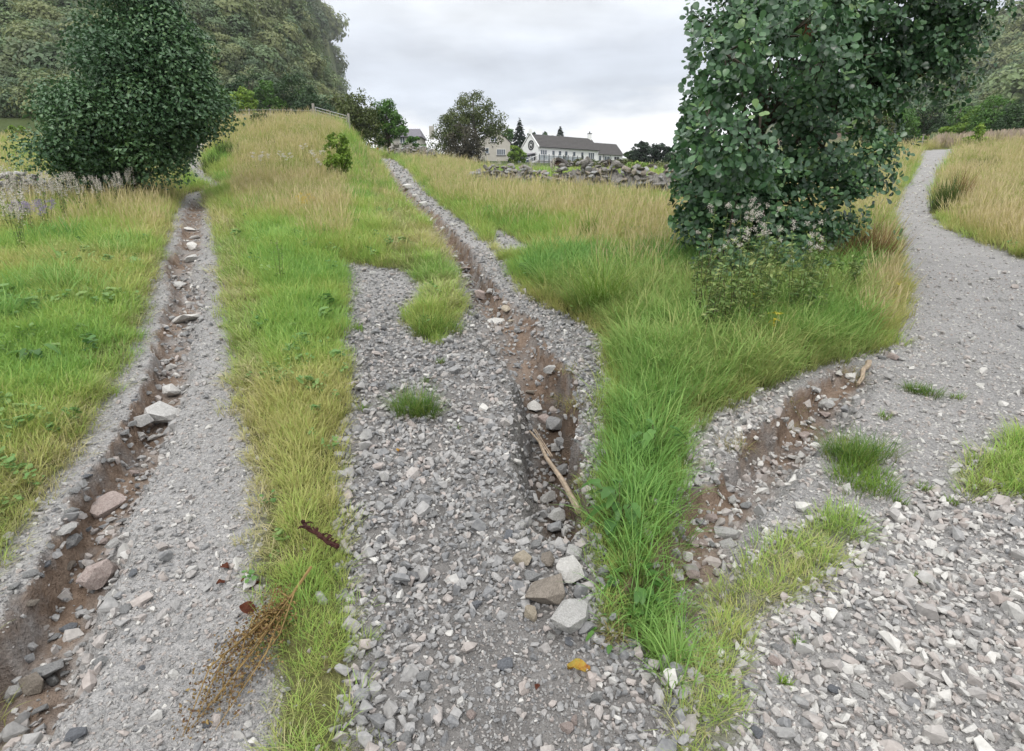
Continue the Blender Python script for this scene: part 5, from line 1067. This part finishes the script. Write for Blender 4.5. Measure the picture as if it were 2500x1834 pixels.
def dead_weed():
    tips = [(450, 1815), (470, 1790), (488, 1770), (520, 1745), (545, 1720), (500, 1710), (560, 1760), (590, 1700), (530, 1800), (610, 1650), (600, 1600), (570, 1640), (640, 1560), (560, 1590)]
    o_ = at(766, 1435) + Vector((0, 0, .08)); mid = at(692, 1525) + Vector((0, 0, .05)); root = empty('uprooted_weed', at(690, 1540)); tag(root, 'dead brown uprooted weed with seedy branches lying across the first track', 'dead weed'); g = np.random.default_rng(8)
    SPt = []
    bm = bmesh.new(); bm_tube(bm, [o_ - root.location, mid - root.location], .006, .005, 6); bm_obj('stem', bm, STRAWM, root)
    for tp in tips:
        e_ = at(*tp) + Vector((0, 0, .02)); s = mid.lerp(o_, g.uniform(0, .5)); m_ = s.lerp(e_, .5) + Vector((g.normal(0, .045), g.normal(0, .045), .04)); bm = bmesh.new(); bm_tube(bm, [s - root.location, m_ - root.location, e_ - root.location], .0035, .0012, 5); bm_obj('stem', bm, STRAWM, root)
        for q in np.linspace(.15, 1, 16):
            c = s.lerp(m_, q * 2) if q < .5 else m_.lerp(e_, q * 2 - 1)
            for _ in range(9): SPt.append(np.array(c - root.location) + g.normal(0, .026, 3) * np.array([1, 1, .6]))
    P = np.array(SPt); P[:, 2] = np.maximum(P[:, 2], P[:, 2] * .6); Nn = g.normal(0, 1, P.shape); Nn /= np.linalg.norm(Nn, axis=1, keepdims=True); V, F = leaf_quads(P, Nn, .011, g)
    o = link(bpy.data.objects.new('seeds', mesh_from('seeds', V, F, (SEEDB,), False, {'rnd': np.repeat(g.random(len(P)), 4)})), root); o['kind'] = 'stuff'
dead_weed()
def dock_stalk():
    pts = [(742, 1308), (760, 1335), (785, 1352), (805, 1378), (832, 1400)]; q = [at(*p) + Vector((0, 0, .06 + .012 * i)) for i, p in enumerate(pts)]; root = empty('dead_dock_stalk', at(790, 1360)); tag(root, 'dark red dead dock stalk with curled leaves on the grass beside the first track', 'dead stalk'); g = random.Random(3); q = [p - root.location for p in q]
    bm = bmesh.new(); bm_tube(bm, q, .007, .010, 6); bm_obj('stem', bm, DOCK, root)
    for i in range(30):
        f = g.uniform(0, 3.99); c = q[int(f)].lerp(q[int(f) + 1], f % 1); bm = bmesh.new(); d = Vector((g.gauss(0, .03), g.gauss(0, .03), g.uniform(-.01, .03))); bm_tube(bm, [c, c + d * .45 + Vector((0, 0, .006)), c + d * .6], g.uniform(.003, .009), .002, 5); bm_obj('curled_leaf', bm, DOCK, root)
dock_stalk()
DEADL = simple('red_brown_leaf', (.17, .06, .035), .85, .4, 30)
def crumple(label, px, py, wp, m, name='dead_leaf', lift=.012, group=None):
    p = at(px, py); s = wp * depth_of(p) / FPX; g = np.random.default_rng(int(px * 7 + py)); bm = bmesh.new(); n = 7
    gr = []
    for i in range(n):
        x = (i / (n - 1) - .5); hw = .36 * math.sin(math.pi * min(1, max(0.04, i / (n - 1) * .9 + .08))) ; row = []
        for j in (-1, -.5, 0, .5, 1): row.append(bm.verts.new((x * s, j * hw * s, (.22 * abs(j) + .10 * math.sin(x * 7 + 1) + g.uniform(-.05, .05)) * s)))
        gr.append(row)
    for a_, b_ in zip(gr[:-1], gr[1:]):
        for j in range(4): bm.faces.new((a_[j], a_[j + 1], b_[j + 1], b_[j]))
    bmesh.ops.solidify(bm, geom=list(bm.faces), thickness=.0012); o = bm_obj(name, bm, m, None, True); o.location = p + Vector((0, 0, lift)); o.rotation_euler = (g.normal(0, .2), g.normal(0, .2), g.uniform(0, 6.28)); tag(o, label, 'leaf', group); return o
for px, py, wp, lab in ((607, 1502, 42, 'largest red brown dead leaf on the first track'), (552, 1396, 26, 'red brown dead leaf farthest up the first track'), (625, 1443, 30, 'red brown dead leaf at the grass edge of the first track'), (540, 1432, 22, 'red brown dead leaf left of the grass edge on the fines'), (600, 1424, 20, 'small red brown dead leaf by the grass edge'), (650, 1548, 40, 'red brown dead leaf under the root end of the uprooted weed')):
    crumple(lab, px, py, wp, DEADL, group='red brown dead leaves on the first track')
t = NT('fallen_leaf'); t.col(t.ramp(t.noise(28, 4), [(.35, (.38, .12, .04)), (.5, (.55, .36, .06)), (.65, (.45, .42, .10))]), .5); YL = t.m
lf = crumple('yellow and orange fallen leaf on dark crust below the stone heap', 1412, 1652, 56, YL, 'fallen_leaf', .02); lf.rotation_euler = (0.1, .1, R(165))
crumple('tiny orange leaf on the gravel below the round grass tuft', 971, 1109, 13, YL, 'fallen_leaf', .015)
crumple('small orange leaf in the stones right of the stick', 1366, 1106, 14, YL, 'fallen_leaf', .05)
crumple('dark brown curled leaf on the fines at the bottom of the middle track', 1311, 1696, 20, DEADL, 'dead_leaf', .012)

# ------------------------------------------------------------------ TUFTS AND WEEDS
def merge_blades(name, specs, m):
    Vs, Fs, Hs, Qs = [], [], [], []; o = 0
    for off, sc_, kw in specs:
        V, F, H, Q = blades(**kw); Vs.append(V * sc_ + np.array(off)); Fs += [tuple(dict.fromkeys(i + o for i in f)) for f in F]; Hs.append(H); Qs.append(Q); o += len(V)
    me = bpy.data.meshes.new(name); me.from_pydata(np.concatenate(Vs).tolist(), [], Fs); me.materials.append(m)
    for nm, v in (('hgt', np.concatenate(Hs)), ('rnd', np.concatenate(Qs))):
        q = me.attributes.new(nm, 'FLOAT', 'POINT'); q.data.foreach_set('value', v.astype(np.float32))
    return me
def tuft_mat(name, cols, base): 
    t = NT(name); f = t.attr('rnd'); c = t.ramp(f, cols); c = t.mix(t.ramp(t.attr('hgt'), [(0, (1, 1, 1)), (.3, (0, 0, 0))]), c, base); t.col(c, .55); t.translucent(c, .3); return t.m
TUFT = tuft_mat('tuft_grass', [(0, (.24, .26, .07)), (.3, (.13, .23, .035)), (1, (.06, .15, .022))], (.19, .17, .08)); TUSS = tuft_mat('tussock_grass', [(0, (.28, .33, .07)), (.3, (.18, .30, .04)), (1, (.09, .20, .025))], (.18, .19, .06)); RUSH = tuft_mat('rush_stem', [(0, (.16, .17, .05)), (.5, (.07, .13, .03)), (1, (.04, .085, .02))], (.13, .12, .05)); BROWNG = tuft_mat('dead_bush', [(0, (.30, .17, .08)), (.5, (.24, .13, .06)), (1, (.20, .16, .06))], (.16, .09, .05))
def tuft(label, px, py, wp, hpx, m, n=120, name='grass_tuft', lean=.5, bend=1.2, group=None, wdt=None, cat='grass tuft', clusters=5, segs=4, seed=None):
    p = at(px, py); k = depth_of(p) / FPX; g = np.random.default_rng(seed or int(px + py)); sp_ = []
    for i in range(clusters):
        a = g.uniform(0, 6.28); r_ = wp * k * .30 * math.sqrt(g.random()); sp_.append(((r_ * math.cos(a), r_ * math.sin(a), gz(p.x + r_ * math.cos(a), p.y + r_ * math.sin(a)) - p.z), 1, dict(n=n // clusters, rad=wp * k * .2, h=hpx * k * g.uniform(.8, 1.3), wdt=wdt or max(.0034, 1.3 * k), lean=lean, bend=bend, segs=segs, seed=int(g.integers(1e6)))))
    o = link(bpy.data.objects.new(name, merge_blades(name, sp_, m))); o.location = p; tag(o, label, cat, group); return o
gT = 'grass tufts growing in the gravel'
tuft('thick green grass tuft at the lower end of the grass strip on the middle track', 1070, 815, 130, 58, TUFT, 420, group=gT, clusters=9)
tuft('round green grass tuft alone in the middle gravel', 1008, 1010, 150, 74, TUFT, 800, group=gT, clusters=11)
tuft('sparse green weeds at the left edge of the middle gravel', 872, 810, 60, 26, TUSS, 90, group=gT); tuft('small green tuft on the gravel between the two larger tufts', 1072, 888, 30, 18, TUFT, 50, group=gT); tuft('thin weed tuft above the round green tuft', 1040, 935, 34, 22, TUFT, 50, group=gT); tuft('thin yellow green tuft left of the round green tuft', 888, 1005, 26, 26, TUSS, 34, group=gT); tuft('faint weed tuft below the right of the round green tuft', 1115, 1050, 34, 16, TUFT, 40, group=gT)
tuft('biggest green grass tuft in the middle of the third track', 2095, 1125, 190, 84, TUFT, 800, group=gT, clusters=13); tuft('yellowish spreading skirt of grass under the biggest tuft of the third track', 2115, 1180, 190, 52, TUSS, 620, group=gT, clusters=13); tuft('small dark green tuft alone up the third track', 2252, 965, 100, 44, TUFT, 340, group=gT, clusters=6)
for px, py, lab in ((2160, 1025, 'tiny tuft left of the fines on the third track'), (2335, 975, 'tiny tuft right of the lone dark green tuft'), (2195, 1235, 'small tuft at the top edge of the loose gravel, left one'), (2255, 1200, 'small tuft at the top edge of the loose gravel, middle one'), (2320, 1235, 'small tuft at the top edge of the loose gravel, right one'), (2240, 1420, 'tiny lime tuft inside the loose gravel of the third track'), (1945, 1580, 'small tuft beside the bare soil spot'), (1915, 1680, 'small tuft along the lower edge of the thin grass strip'), (1725, 1145, 'small green weed on the slumped soil of the third gully')):
    tuft(lab, px, py, 34, 26, TUSS, 50, group=gT)
tuft('huge arching light green tussock on the bank of the middle track', 1462, 770, 150, 170, TUSS, 420, 'grass_tussock', .45, 1.5, None, None, 'tussock', 6, 6)
tuft('upright green tussock among straw grass on the middle bank', 1442, 590, 60, 75, TUSS, 200, 'grass_tussock', .2, .6, None, None, 'tussock', 5)
tuft('dark green clump of rushes on the right of the far first track', 553, 384, 70, 36, RUSH, 300, 'rush_clump', .2, .3, None, None, 'rushes', 8); tuft('darker brownish rushes at the edge of the far first track', 520, 415, 50, 40, RUSH, 240, 'rush_clump', .2, .4, None, None, 'rushes', 7)
tuft('bright dark green rush clump in the straw field by the third track', 2395, 420, 80, 32, RUSH, 300, 'rush_clump', .2, .3, None, None, 'rushes', 8); tuft('tall dark clump of rushes at the edge of the third track bend', 2305, 520, 80, 90, RUSH, 420, 'rush_clump', .2, .5, None, None, 'rushes', 9)
tuft('tall brown seeding weed clump beside the dark rushes of the third track', 2345, 505, 60, 80, BROWNG, 200, 'dead_weed_clump', .2, .4, None, None, 'dead weeds', 7)
tuft('russet dead bush at the foot of the near alder beside the third track', 2110, 650, 150, 120, BROWNG, 900, 'dead_bush', .35, .6, None, None, 'dead bush', 14); tuft('second russet clump nearer the alder trunk', 2020, 660, 110, 90, BROWNG, 500, 'dead_bush', .4, .6, None, None, 'dead bush', 9)
for px, py, wp, lab in ((1940, 1005, 110, 'dry overhanging turf on the upper lip of the third gully'), (1790, 1090, 80, 'dry overhanging turf left on the slumped bank of the third gully'), (2060, 915, 110, 'dry overhanging turf near the head of the third gully'), (1280, 640, 30, 'dry turf on the edge of the middle crust'), (1310, 735, 60, 'drooping turf right of the sandy hollow'), (1385, 930, 70, 'drooping turf over the dark gully hole'), (1400, 1020, 70, 'drooping turf right of the round grey boulder'), (1420, 1180, 80, 'drooping dry turf right of the stick'), (1490, 1560, 80, 'dry straw hanging under the ferny leaves')):
    tuft(lab, px, py, wp, 44, tuft_mat('turf_edge', [(0, (.34, .27, .13)), (.5, (.27, .24, .09)), (1, (.14, .20, .04))], (.22, .16, .09)), 130, 'turf_edge', .9, 1.5, 'drooping turf along the gullies', None, 'turf', 6)

# plants with stems, leaves and heads
STEM = simple('green_stem', (.10, .12, .04), .7, .3, 10); STEMD = simple('dark_stem', (.07, .04, .03), .8, .3, 10); FLUFF = simple('seed_fluff', (.58, .54, .49), .95, .2, 30); UMB = simple('white_umbel', (.66, .63, .58), .9, .1, 30); PURP = simple('mauve_flower', (.34, .28, .42), .9, .2, 30); YEL = simple('yellow_flower', (.62, .45, .03), .8, .2, 30)
HERB = leaf_mat('herb_leaf', [(0, (.10, .17, .055)), (.5, (.19, .28, .09)), (1, (.34, .38, .14))]); HERBY = leaf_mat('yellow_herb_leaf', [(0, (.22, .26, .03)), (.5, (.38, .36, .04)), (1, (.55, .46, .05))]); BROAD = leaf_mat('broad_leaf', [(0, (.05, .13, .025)), (.5, (.08, .19, .035)), (1, (.12, .25, .05))], .45, .4, .3)
def herb(name, label, loc, h, spread, nst, stem_m, leaf_m, leaf_size, nleaf, head_m=None, head_r=.02, nhead=3, cat='weed', group=None, seed=1, headshape='fluff'):
    g = np.random.default_rng(seed); root = empty(name, loc); tag(root, label, cat, group); LPs, LNs = [], []; heads = []
    bm = bmesh.new()
    for s in range(nst):
        a = g.uniform(0, 6.28); tip = Vector((math.cos(a) * spread * g.uniform(.2, 1), math.sin(a) * spread * g.uniform(.2, 1), h * g.uniform(.7, 1.05))); b_ = Vector((tip.x * .2, tip.y * .2, -.03)); m_ = b_.lerp(tip, .5) + Vector((g.normal(0, spread * .1), 0, h * .05)); bm_tube(bm, [b_, m_, tip], max(.0025, h * .004), h * .0018, 5)
        for q in g.uniform(.12, .95, nleaf):
            c = b_.lerp(m_, q * 2) if q < .5 else m_.lerp(tip, q * 2 - 1); e = g.normal(0, 1, 3); e[2] = abs(e[2]) * .4; e /= np.linalg.norm(e); LPs.append(np.array(c) + e * leaf_size * .6 * (1.2 - q * .6)); n_ = np.array([0, 0, 1.]) + g.normal(0, .4, 3); LNs.append(n_ / np.linalg.norm(n_))
        for _ in range(nhead): heads.append(tip + Vector((g.normal(0, spread * .25), g.normal(0, spread * .25), g.normal(0, h * .04))))
    bm_obj('stem', bm, stem_m, root)
    V, F = leaf_quads(np.array(LPs), np.array(LNs), leaf_size, g, .42, .12); link(bpy.data.objects.new('foliage', mesh_from('foliage', V, F, (leaf_m,), True, {'rnd': np.repeat(g.random(len(LPs)), 4)})), root)
    if head_m:
        for c in heads:
            r_ = head_r * g.uniform(.7, 1.3)
            if headshape == 'umbel':
                bm = bmesh.new()
                for _ in range(9):
                    d = Vector((g.normal(0, .5), g.normal(0, .5), abs(g.normal(0, .12)))) * r_; bm_tube(bm, [c - Vector((0, 0, r_ * .6)), c + d], r_ * .03, r_ * .03, 3); bmesh.ops.create_icosphere(bm, subdivisions=0 + 1, radius=r_ * .22, matrix=Matrix.Translation(c + d) @ Matrix.Diagonal((1, 1, .5, 1)))
                bm_obj('flower_head', bm, head_m, root)
            else:
                n_ = 44; P = np.array(c) + g.normal(0, .45, (n_, 3)) * r_ * (np.array([.6, .6, 2.2]) if headshape == 'spike' else 1); Nn = g.normal(0, 1, (n_, 3)); Nn /= np.linalg.norm(Nn, axis=1, keepdims=True); V, F = leaf_quads(P, Nn, r_ * .42, g, .5); o_ = link(bpy.data.objects.new('seed_head', mesh_from('seed_head', V, F, (head_m,), False)), root); o_['kind'] = 'stuff'
    return root
def copy_plant(src, loc, rz, label, sc_=1.0):
    c = src.copy(); C.objects.link(c); c.location = loc; c.rotation_euler = (0, 0, rz); c.scale = (sc_,) * 3; c['label'] = label
    for ch in src.children:
        d = ch.copy(); C.objects.link(d); d.parent = c
    return c
# thistles and weeds under the near alder
gW = 'tall weeds under the near alder'
for i, (px, py, top, lab, nh) in enumerate([(1770, 830, 660, 'leafy green weed low at the front under the near alder', 0), (1830, 830, 670, 'feathery green weed at the front above the yellow leaves', 0), (1960, 800, 660, 'pale green weed at the front left of the russet bush', 0), (1720, 840, 690, 'low green weed at the left front under the near alder', 0), (1742, 790, 558, 'tall thistle with a single fluffy head at the left under the near alder', 2), (1795, 800, 560, 'thistle with the largest cluster of white fluffy heads', 5), (1850, 770, 600, 'green leafy weed between the thistles and the dark stem', 0), (1930, 780, 580, 'bushy weed with a few tan seed heads under the near alder', 2), (1985, 760, 620, 'leafy weed right of the tan seed heads', 0), (1700, 800, 640, 'green weed at the left end under the near alder', 0), (2060, 740, 640, 'yellowing nettle like weed left of the russet bush', 0), (1880, 800, 640, 'dark stemmed weed above the yellow leaves', 0)]):
    p = at(px, py); k = depth_of(p) / FPX; h = (py - top) * k * 1.15
    herb('tall_weed', lab, p, h * random.uniform(.9, 1.2), .17, 7, STEMD if i % 3 == 0 else STEM, HERB, .055, 32, FLUFF if nh else None, .022, nh, 'weed', gW, 200 + i)
for px, py, w_, lab in ((1845, 790, .1, 'weed turned bright yellow in the grass under the near alder'), (2165, 745, .06, 'small yellow ragwort at the edge of the third track'), (1890, 850, .08, 'lime green leafy weed in the long grass below the yellow weed')):
    p = at(px, py); herb('yellow_weed', lab, p, .3, .09, 4, STEM, HERBY, .05, 8, None, seed=int(px), cat='weed')
# broad-leaved weeds beside the stone heap
def broad(label, px, py, nleaf, size, h, seed):
    p = at(px, py); g = np.random.default_rng(seed); root = empty('broadleaf_weed', p); tag(root, label, 'weed')
    for i in range(nleaf):
        a = g.uniform(0, 6.28); d = Vector((math.cos(a), math.sin(a), 0)); L_ = size * g.uniform(.6, 1.15); z0 = h * g.uniform(.2, 1); b_ = d * g.uniform(.02, .10) + Vector((0, 0, z0)); dr = g.uniform(-.5, .5); n = 7; V = []; 
        sd = Vector((-d.y, d.x, 0))
        for s in range(n):
            f = s / (n - 1); c = b_ + d * (L_ * f) + Vector((0, 0, L_ * (dr * f - .55 * f * f))); hw = L_ * .30 * (math.sin(math.pi * (f * .86 + .1)) ** .8) * (1 if s % 2 else .72) * (0 if s == n - 1 else 1) + .001
            V += [c - sd * hw + Vector((0, 0, hw * .35)), c, c + sd * hw + Vector((0, 0, hw * .35))]
        F = []
        for s in range(n - 1):
            k = 3 * s; F += [(k, k + 1, k + 4, k + 3), (k + 1, k + 2, k + 5, k + 4)]
        link(bpy.data.objects.new('leaf', mesh_from('leaf', [tuple(v) for v in V], F, (BROAD,), True, {'rnd': np.full(len(V), g.random())})), root)
        bm = bmesh.new(); bm_tube(bm, [(0, 0, -.02), b_ * .6 + Vector((0, 0, z0 * .1)), b_], .003, .002, 5); bm_obj('stalk', bm, STEM, root)
broad('dock like weed with large toothed leaves overhanging the stone heap', 1510, 1290, 18, .085, .2, 5); broad('ferny low weed with small bright leaves right of the stone heap', 1560, 1480, 30, .05, .12, 6); broad('broad leaved weed in the long grass above the toothed leaves', 1600, 1130, 10, .09, .22, 7); broad('small broad leaved weed in the grass left of the first track', 60, 800, 14, .09, .13, 8); broad('clover like weeds in the grass left of the first track', 90, 890, 16, .10, .14, 9); broad('small weed sprouting below the ferny leaves', 1505, 1545, 8, .03, .04, 10)
# flowering and seeding plants along the banks: one of each kind is built, the rest are copies
um = herb('white_umbel_plant', 'white flat topped umbel plant farthest right in the straw field under the gate', at(812, 400), .75, .14, 4, STEM, HERB, .05, 8, UMB, .055, 2, 'wild flower', 'white flowering umbels in the straw field', 300, 'umbel')
for i, (px, py, lab) in enumerate([(745, 372, 'white umbel plant farthest up the straw field'), (768, 398, 'white umbel plant in the middle of the straw field under the gate'), (655, 400, 'white umbel plant nearest the far first track'), (690, 392, 'white umbel plant left of centre in the straw field'), (790, 385, 'white umbel plant beside the yellow green bush'), (708, 410, 'white umbel plant just below the centre of the straw field'), (783, 420, 'white umbel plant lowest in the straw field'), (636, 415, 'white umbel plant at the left edge of the straw field, lowest there')]):
    p = at(px, py + 28); copy_plant(um, p, i * 1.3, lab, random.uniform(.8, 1.15))
fl = herb('seeding_willowherb', 'fluffy seeding willowherb nearest the conical alder trunk', at(440, 455), .85, .2, 7, STEM, HERB, .06, 12, FLUFF, .05, 3, 'wild flower', 'fluffy seeding willowherb along the banks', 301, 'spike')
for i, (px, py, lab) in enumerate([(400, 450, 'fluffy willowherb standing before the foot of the conical alder'), (370, 470, 'fluffy willowherb just left of the alder foot clump'), (330, 495, 'fluffy willowherb in the middle of the left bank of the first track'), (290, 510, 'fluffy willowherb behind the left verge of the first track'), (250, 520, 'fluffy willowherb halfway to the tumbled pale wall'), (210, 530, 'fluffy willowherb right of the low dark wall bush'), (165, 545, 'fluffy willowherb in front of the low dark wall bush'), (120, 550, 'fluffy willowherb left of the mauve flowers'), (70, 560, 'fluffy willowherb near the left edge below the pale wall'), (30, 570, 'fluffy willowherb at the very left edge'), (60, 620, 'lowest fluffy willowherb at the left edge'),
        (1060, 388, 'fluffy willowherb at the top of the middle bank, left end'), (1085, 392, 'fluffy willowherb on the middle bank under the dusky bush'), (1110, 398, 'fluffy willowherb on the middle bank left of the beige house'), (1135, 402, 'fluffy willowherb on the middle bank below the beige house corner'), (1160, 410, 'fluffy willowherb on the middle bank below the beige house'), (1185, 420, 'fluffy willowherb on the middle bank right of the beige house windows'), (1030, 386, 'fluffy willowherb beside the far wall end'), (1215, 425, 'fluffy willowherb before the left end of the tumbled wall'), (1300, 430, 'fluffy willowherb before the middle of the tumbled wall'), (1350, 450, 'fluffy willowherb before the gap of the tumbled wall')]):
    p = at(px, py + 8); copy_plant(fl, p, i * 1.7, lab, random.uniform(.75, 1.1))
mv = herb('mauve_thistle', 'mauve flowering thistle at the left bank, leftmost of its patch', at(70, 580), .6, .15, 5, STEM, HERB, .05, 12, PURP, .045, 3, 'wild flower', 'mauve flowering thistles on the left bank', 302)
for i, (px, py, lab) in enumerate([(95, 585, 'mauve flowering thistle in the middle of its patch'), (118, 575, 'mauve flowering thistle at the right of its patch')]): copy_plant(mv, at(px, py), i * 2.1, lab)
yl = herb('yellow_ragwort', 'yellow ragwort in the grass right of the first track, lowest one', at(745, 530), .35, .12, 5, STEM, HERB, .04, 8, YEL, .022, 4, 'wild flower', 'yellow ragwort right of the first track', 303)
for i, (px, py, lab) in enumerate([(735, 518, 'yellow ragwort right of the first track, left one of the upper two'), (760, 520, 'yellow ragwort right of the first track, right one of the upper two')]): copy_plant(yl, at(px, py), i * 2.1, lab)
for i, (px, py, h, lab) in enumerate([(685, 700, .55, 'solitary tall green weed standing in the grass right of the first track'), (1610, 480, 1.0, 'tall bare seeding grass stem before the wall, left one'), (1640, 470, 1.2, 'tall arching seed stem touching the near alder')]):
    herb('tall_stem_weed', lab, at(px, py), h, .08, 2 if i else 4, STEM, HERB, .035, 14, FLUFF if i else None, .02, 1, 'weed', None, 320 + i)
# reeds behind the fence
def reeds():
    n = 1500; g = np.random.default_rng(12); a = np.concatenate([g.uniform(556, 690, n // 2), g.uniform(2290, 2560, n // 2)]); Y = np.where(np.arange(n) < n // 2, g.uniform(52, 66, n), g.uniform(43, 50, n)); X = (a - 1250) / 1498 * Y; z = ground(X, Y)
    m = grass_mat('reed_plume', [(0, (.42, .32, .26)), (.5, (.48, .40, .32)), (1, (.32, .30, .16))], (.2, .22, .08)); pr = [proto(blade_mesh('reed_clump', m, seed=700 + i, n=8, rad=.3, h=.9, wdt=.05, lean=.1, bend=.3, segs=4, head=2.0)) for i in range(3)]
    scatter('reeds', np.stack([X, Y, z], 1), np.stack([np.zeros(n), np.zeros(n), g.uniform(0, 6.28, n)], 1), g.uniform(.7, 1.2, n), g.integers(0, 3, n), g.random(n), pr, 'pinkish reeds with pale plumes beyond the straw fields', 'reeds')
reeds()

# ------------------------------------------------------------------ the damp air between here and the hills
bm = bmesh.new(); bm_box(bm, (0, 0, 30), (1660, 1660, 420))
t = NT('haze'); t.t.nodes.remove(t.b); pv = t.n('ShaderNodeVolumePrincipled'); pv.inputs['Color'].default_value = (.93, .95, .97, 1); pv.inputs['Density'].default_value = .00027; pv.inputs['Anisotropy'].default_value = .2
t.l(pv.outputs[0], t.out.inputs['Volume'])
tag(bm_obj('haze', bm, t.m), 'thin damp air veiling the hills', 'haze', kind='stuff')
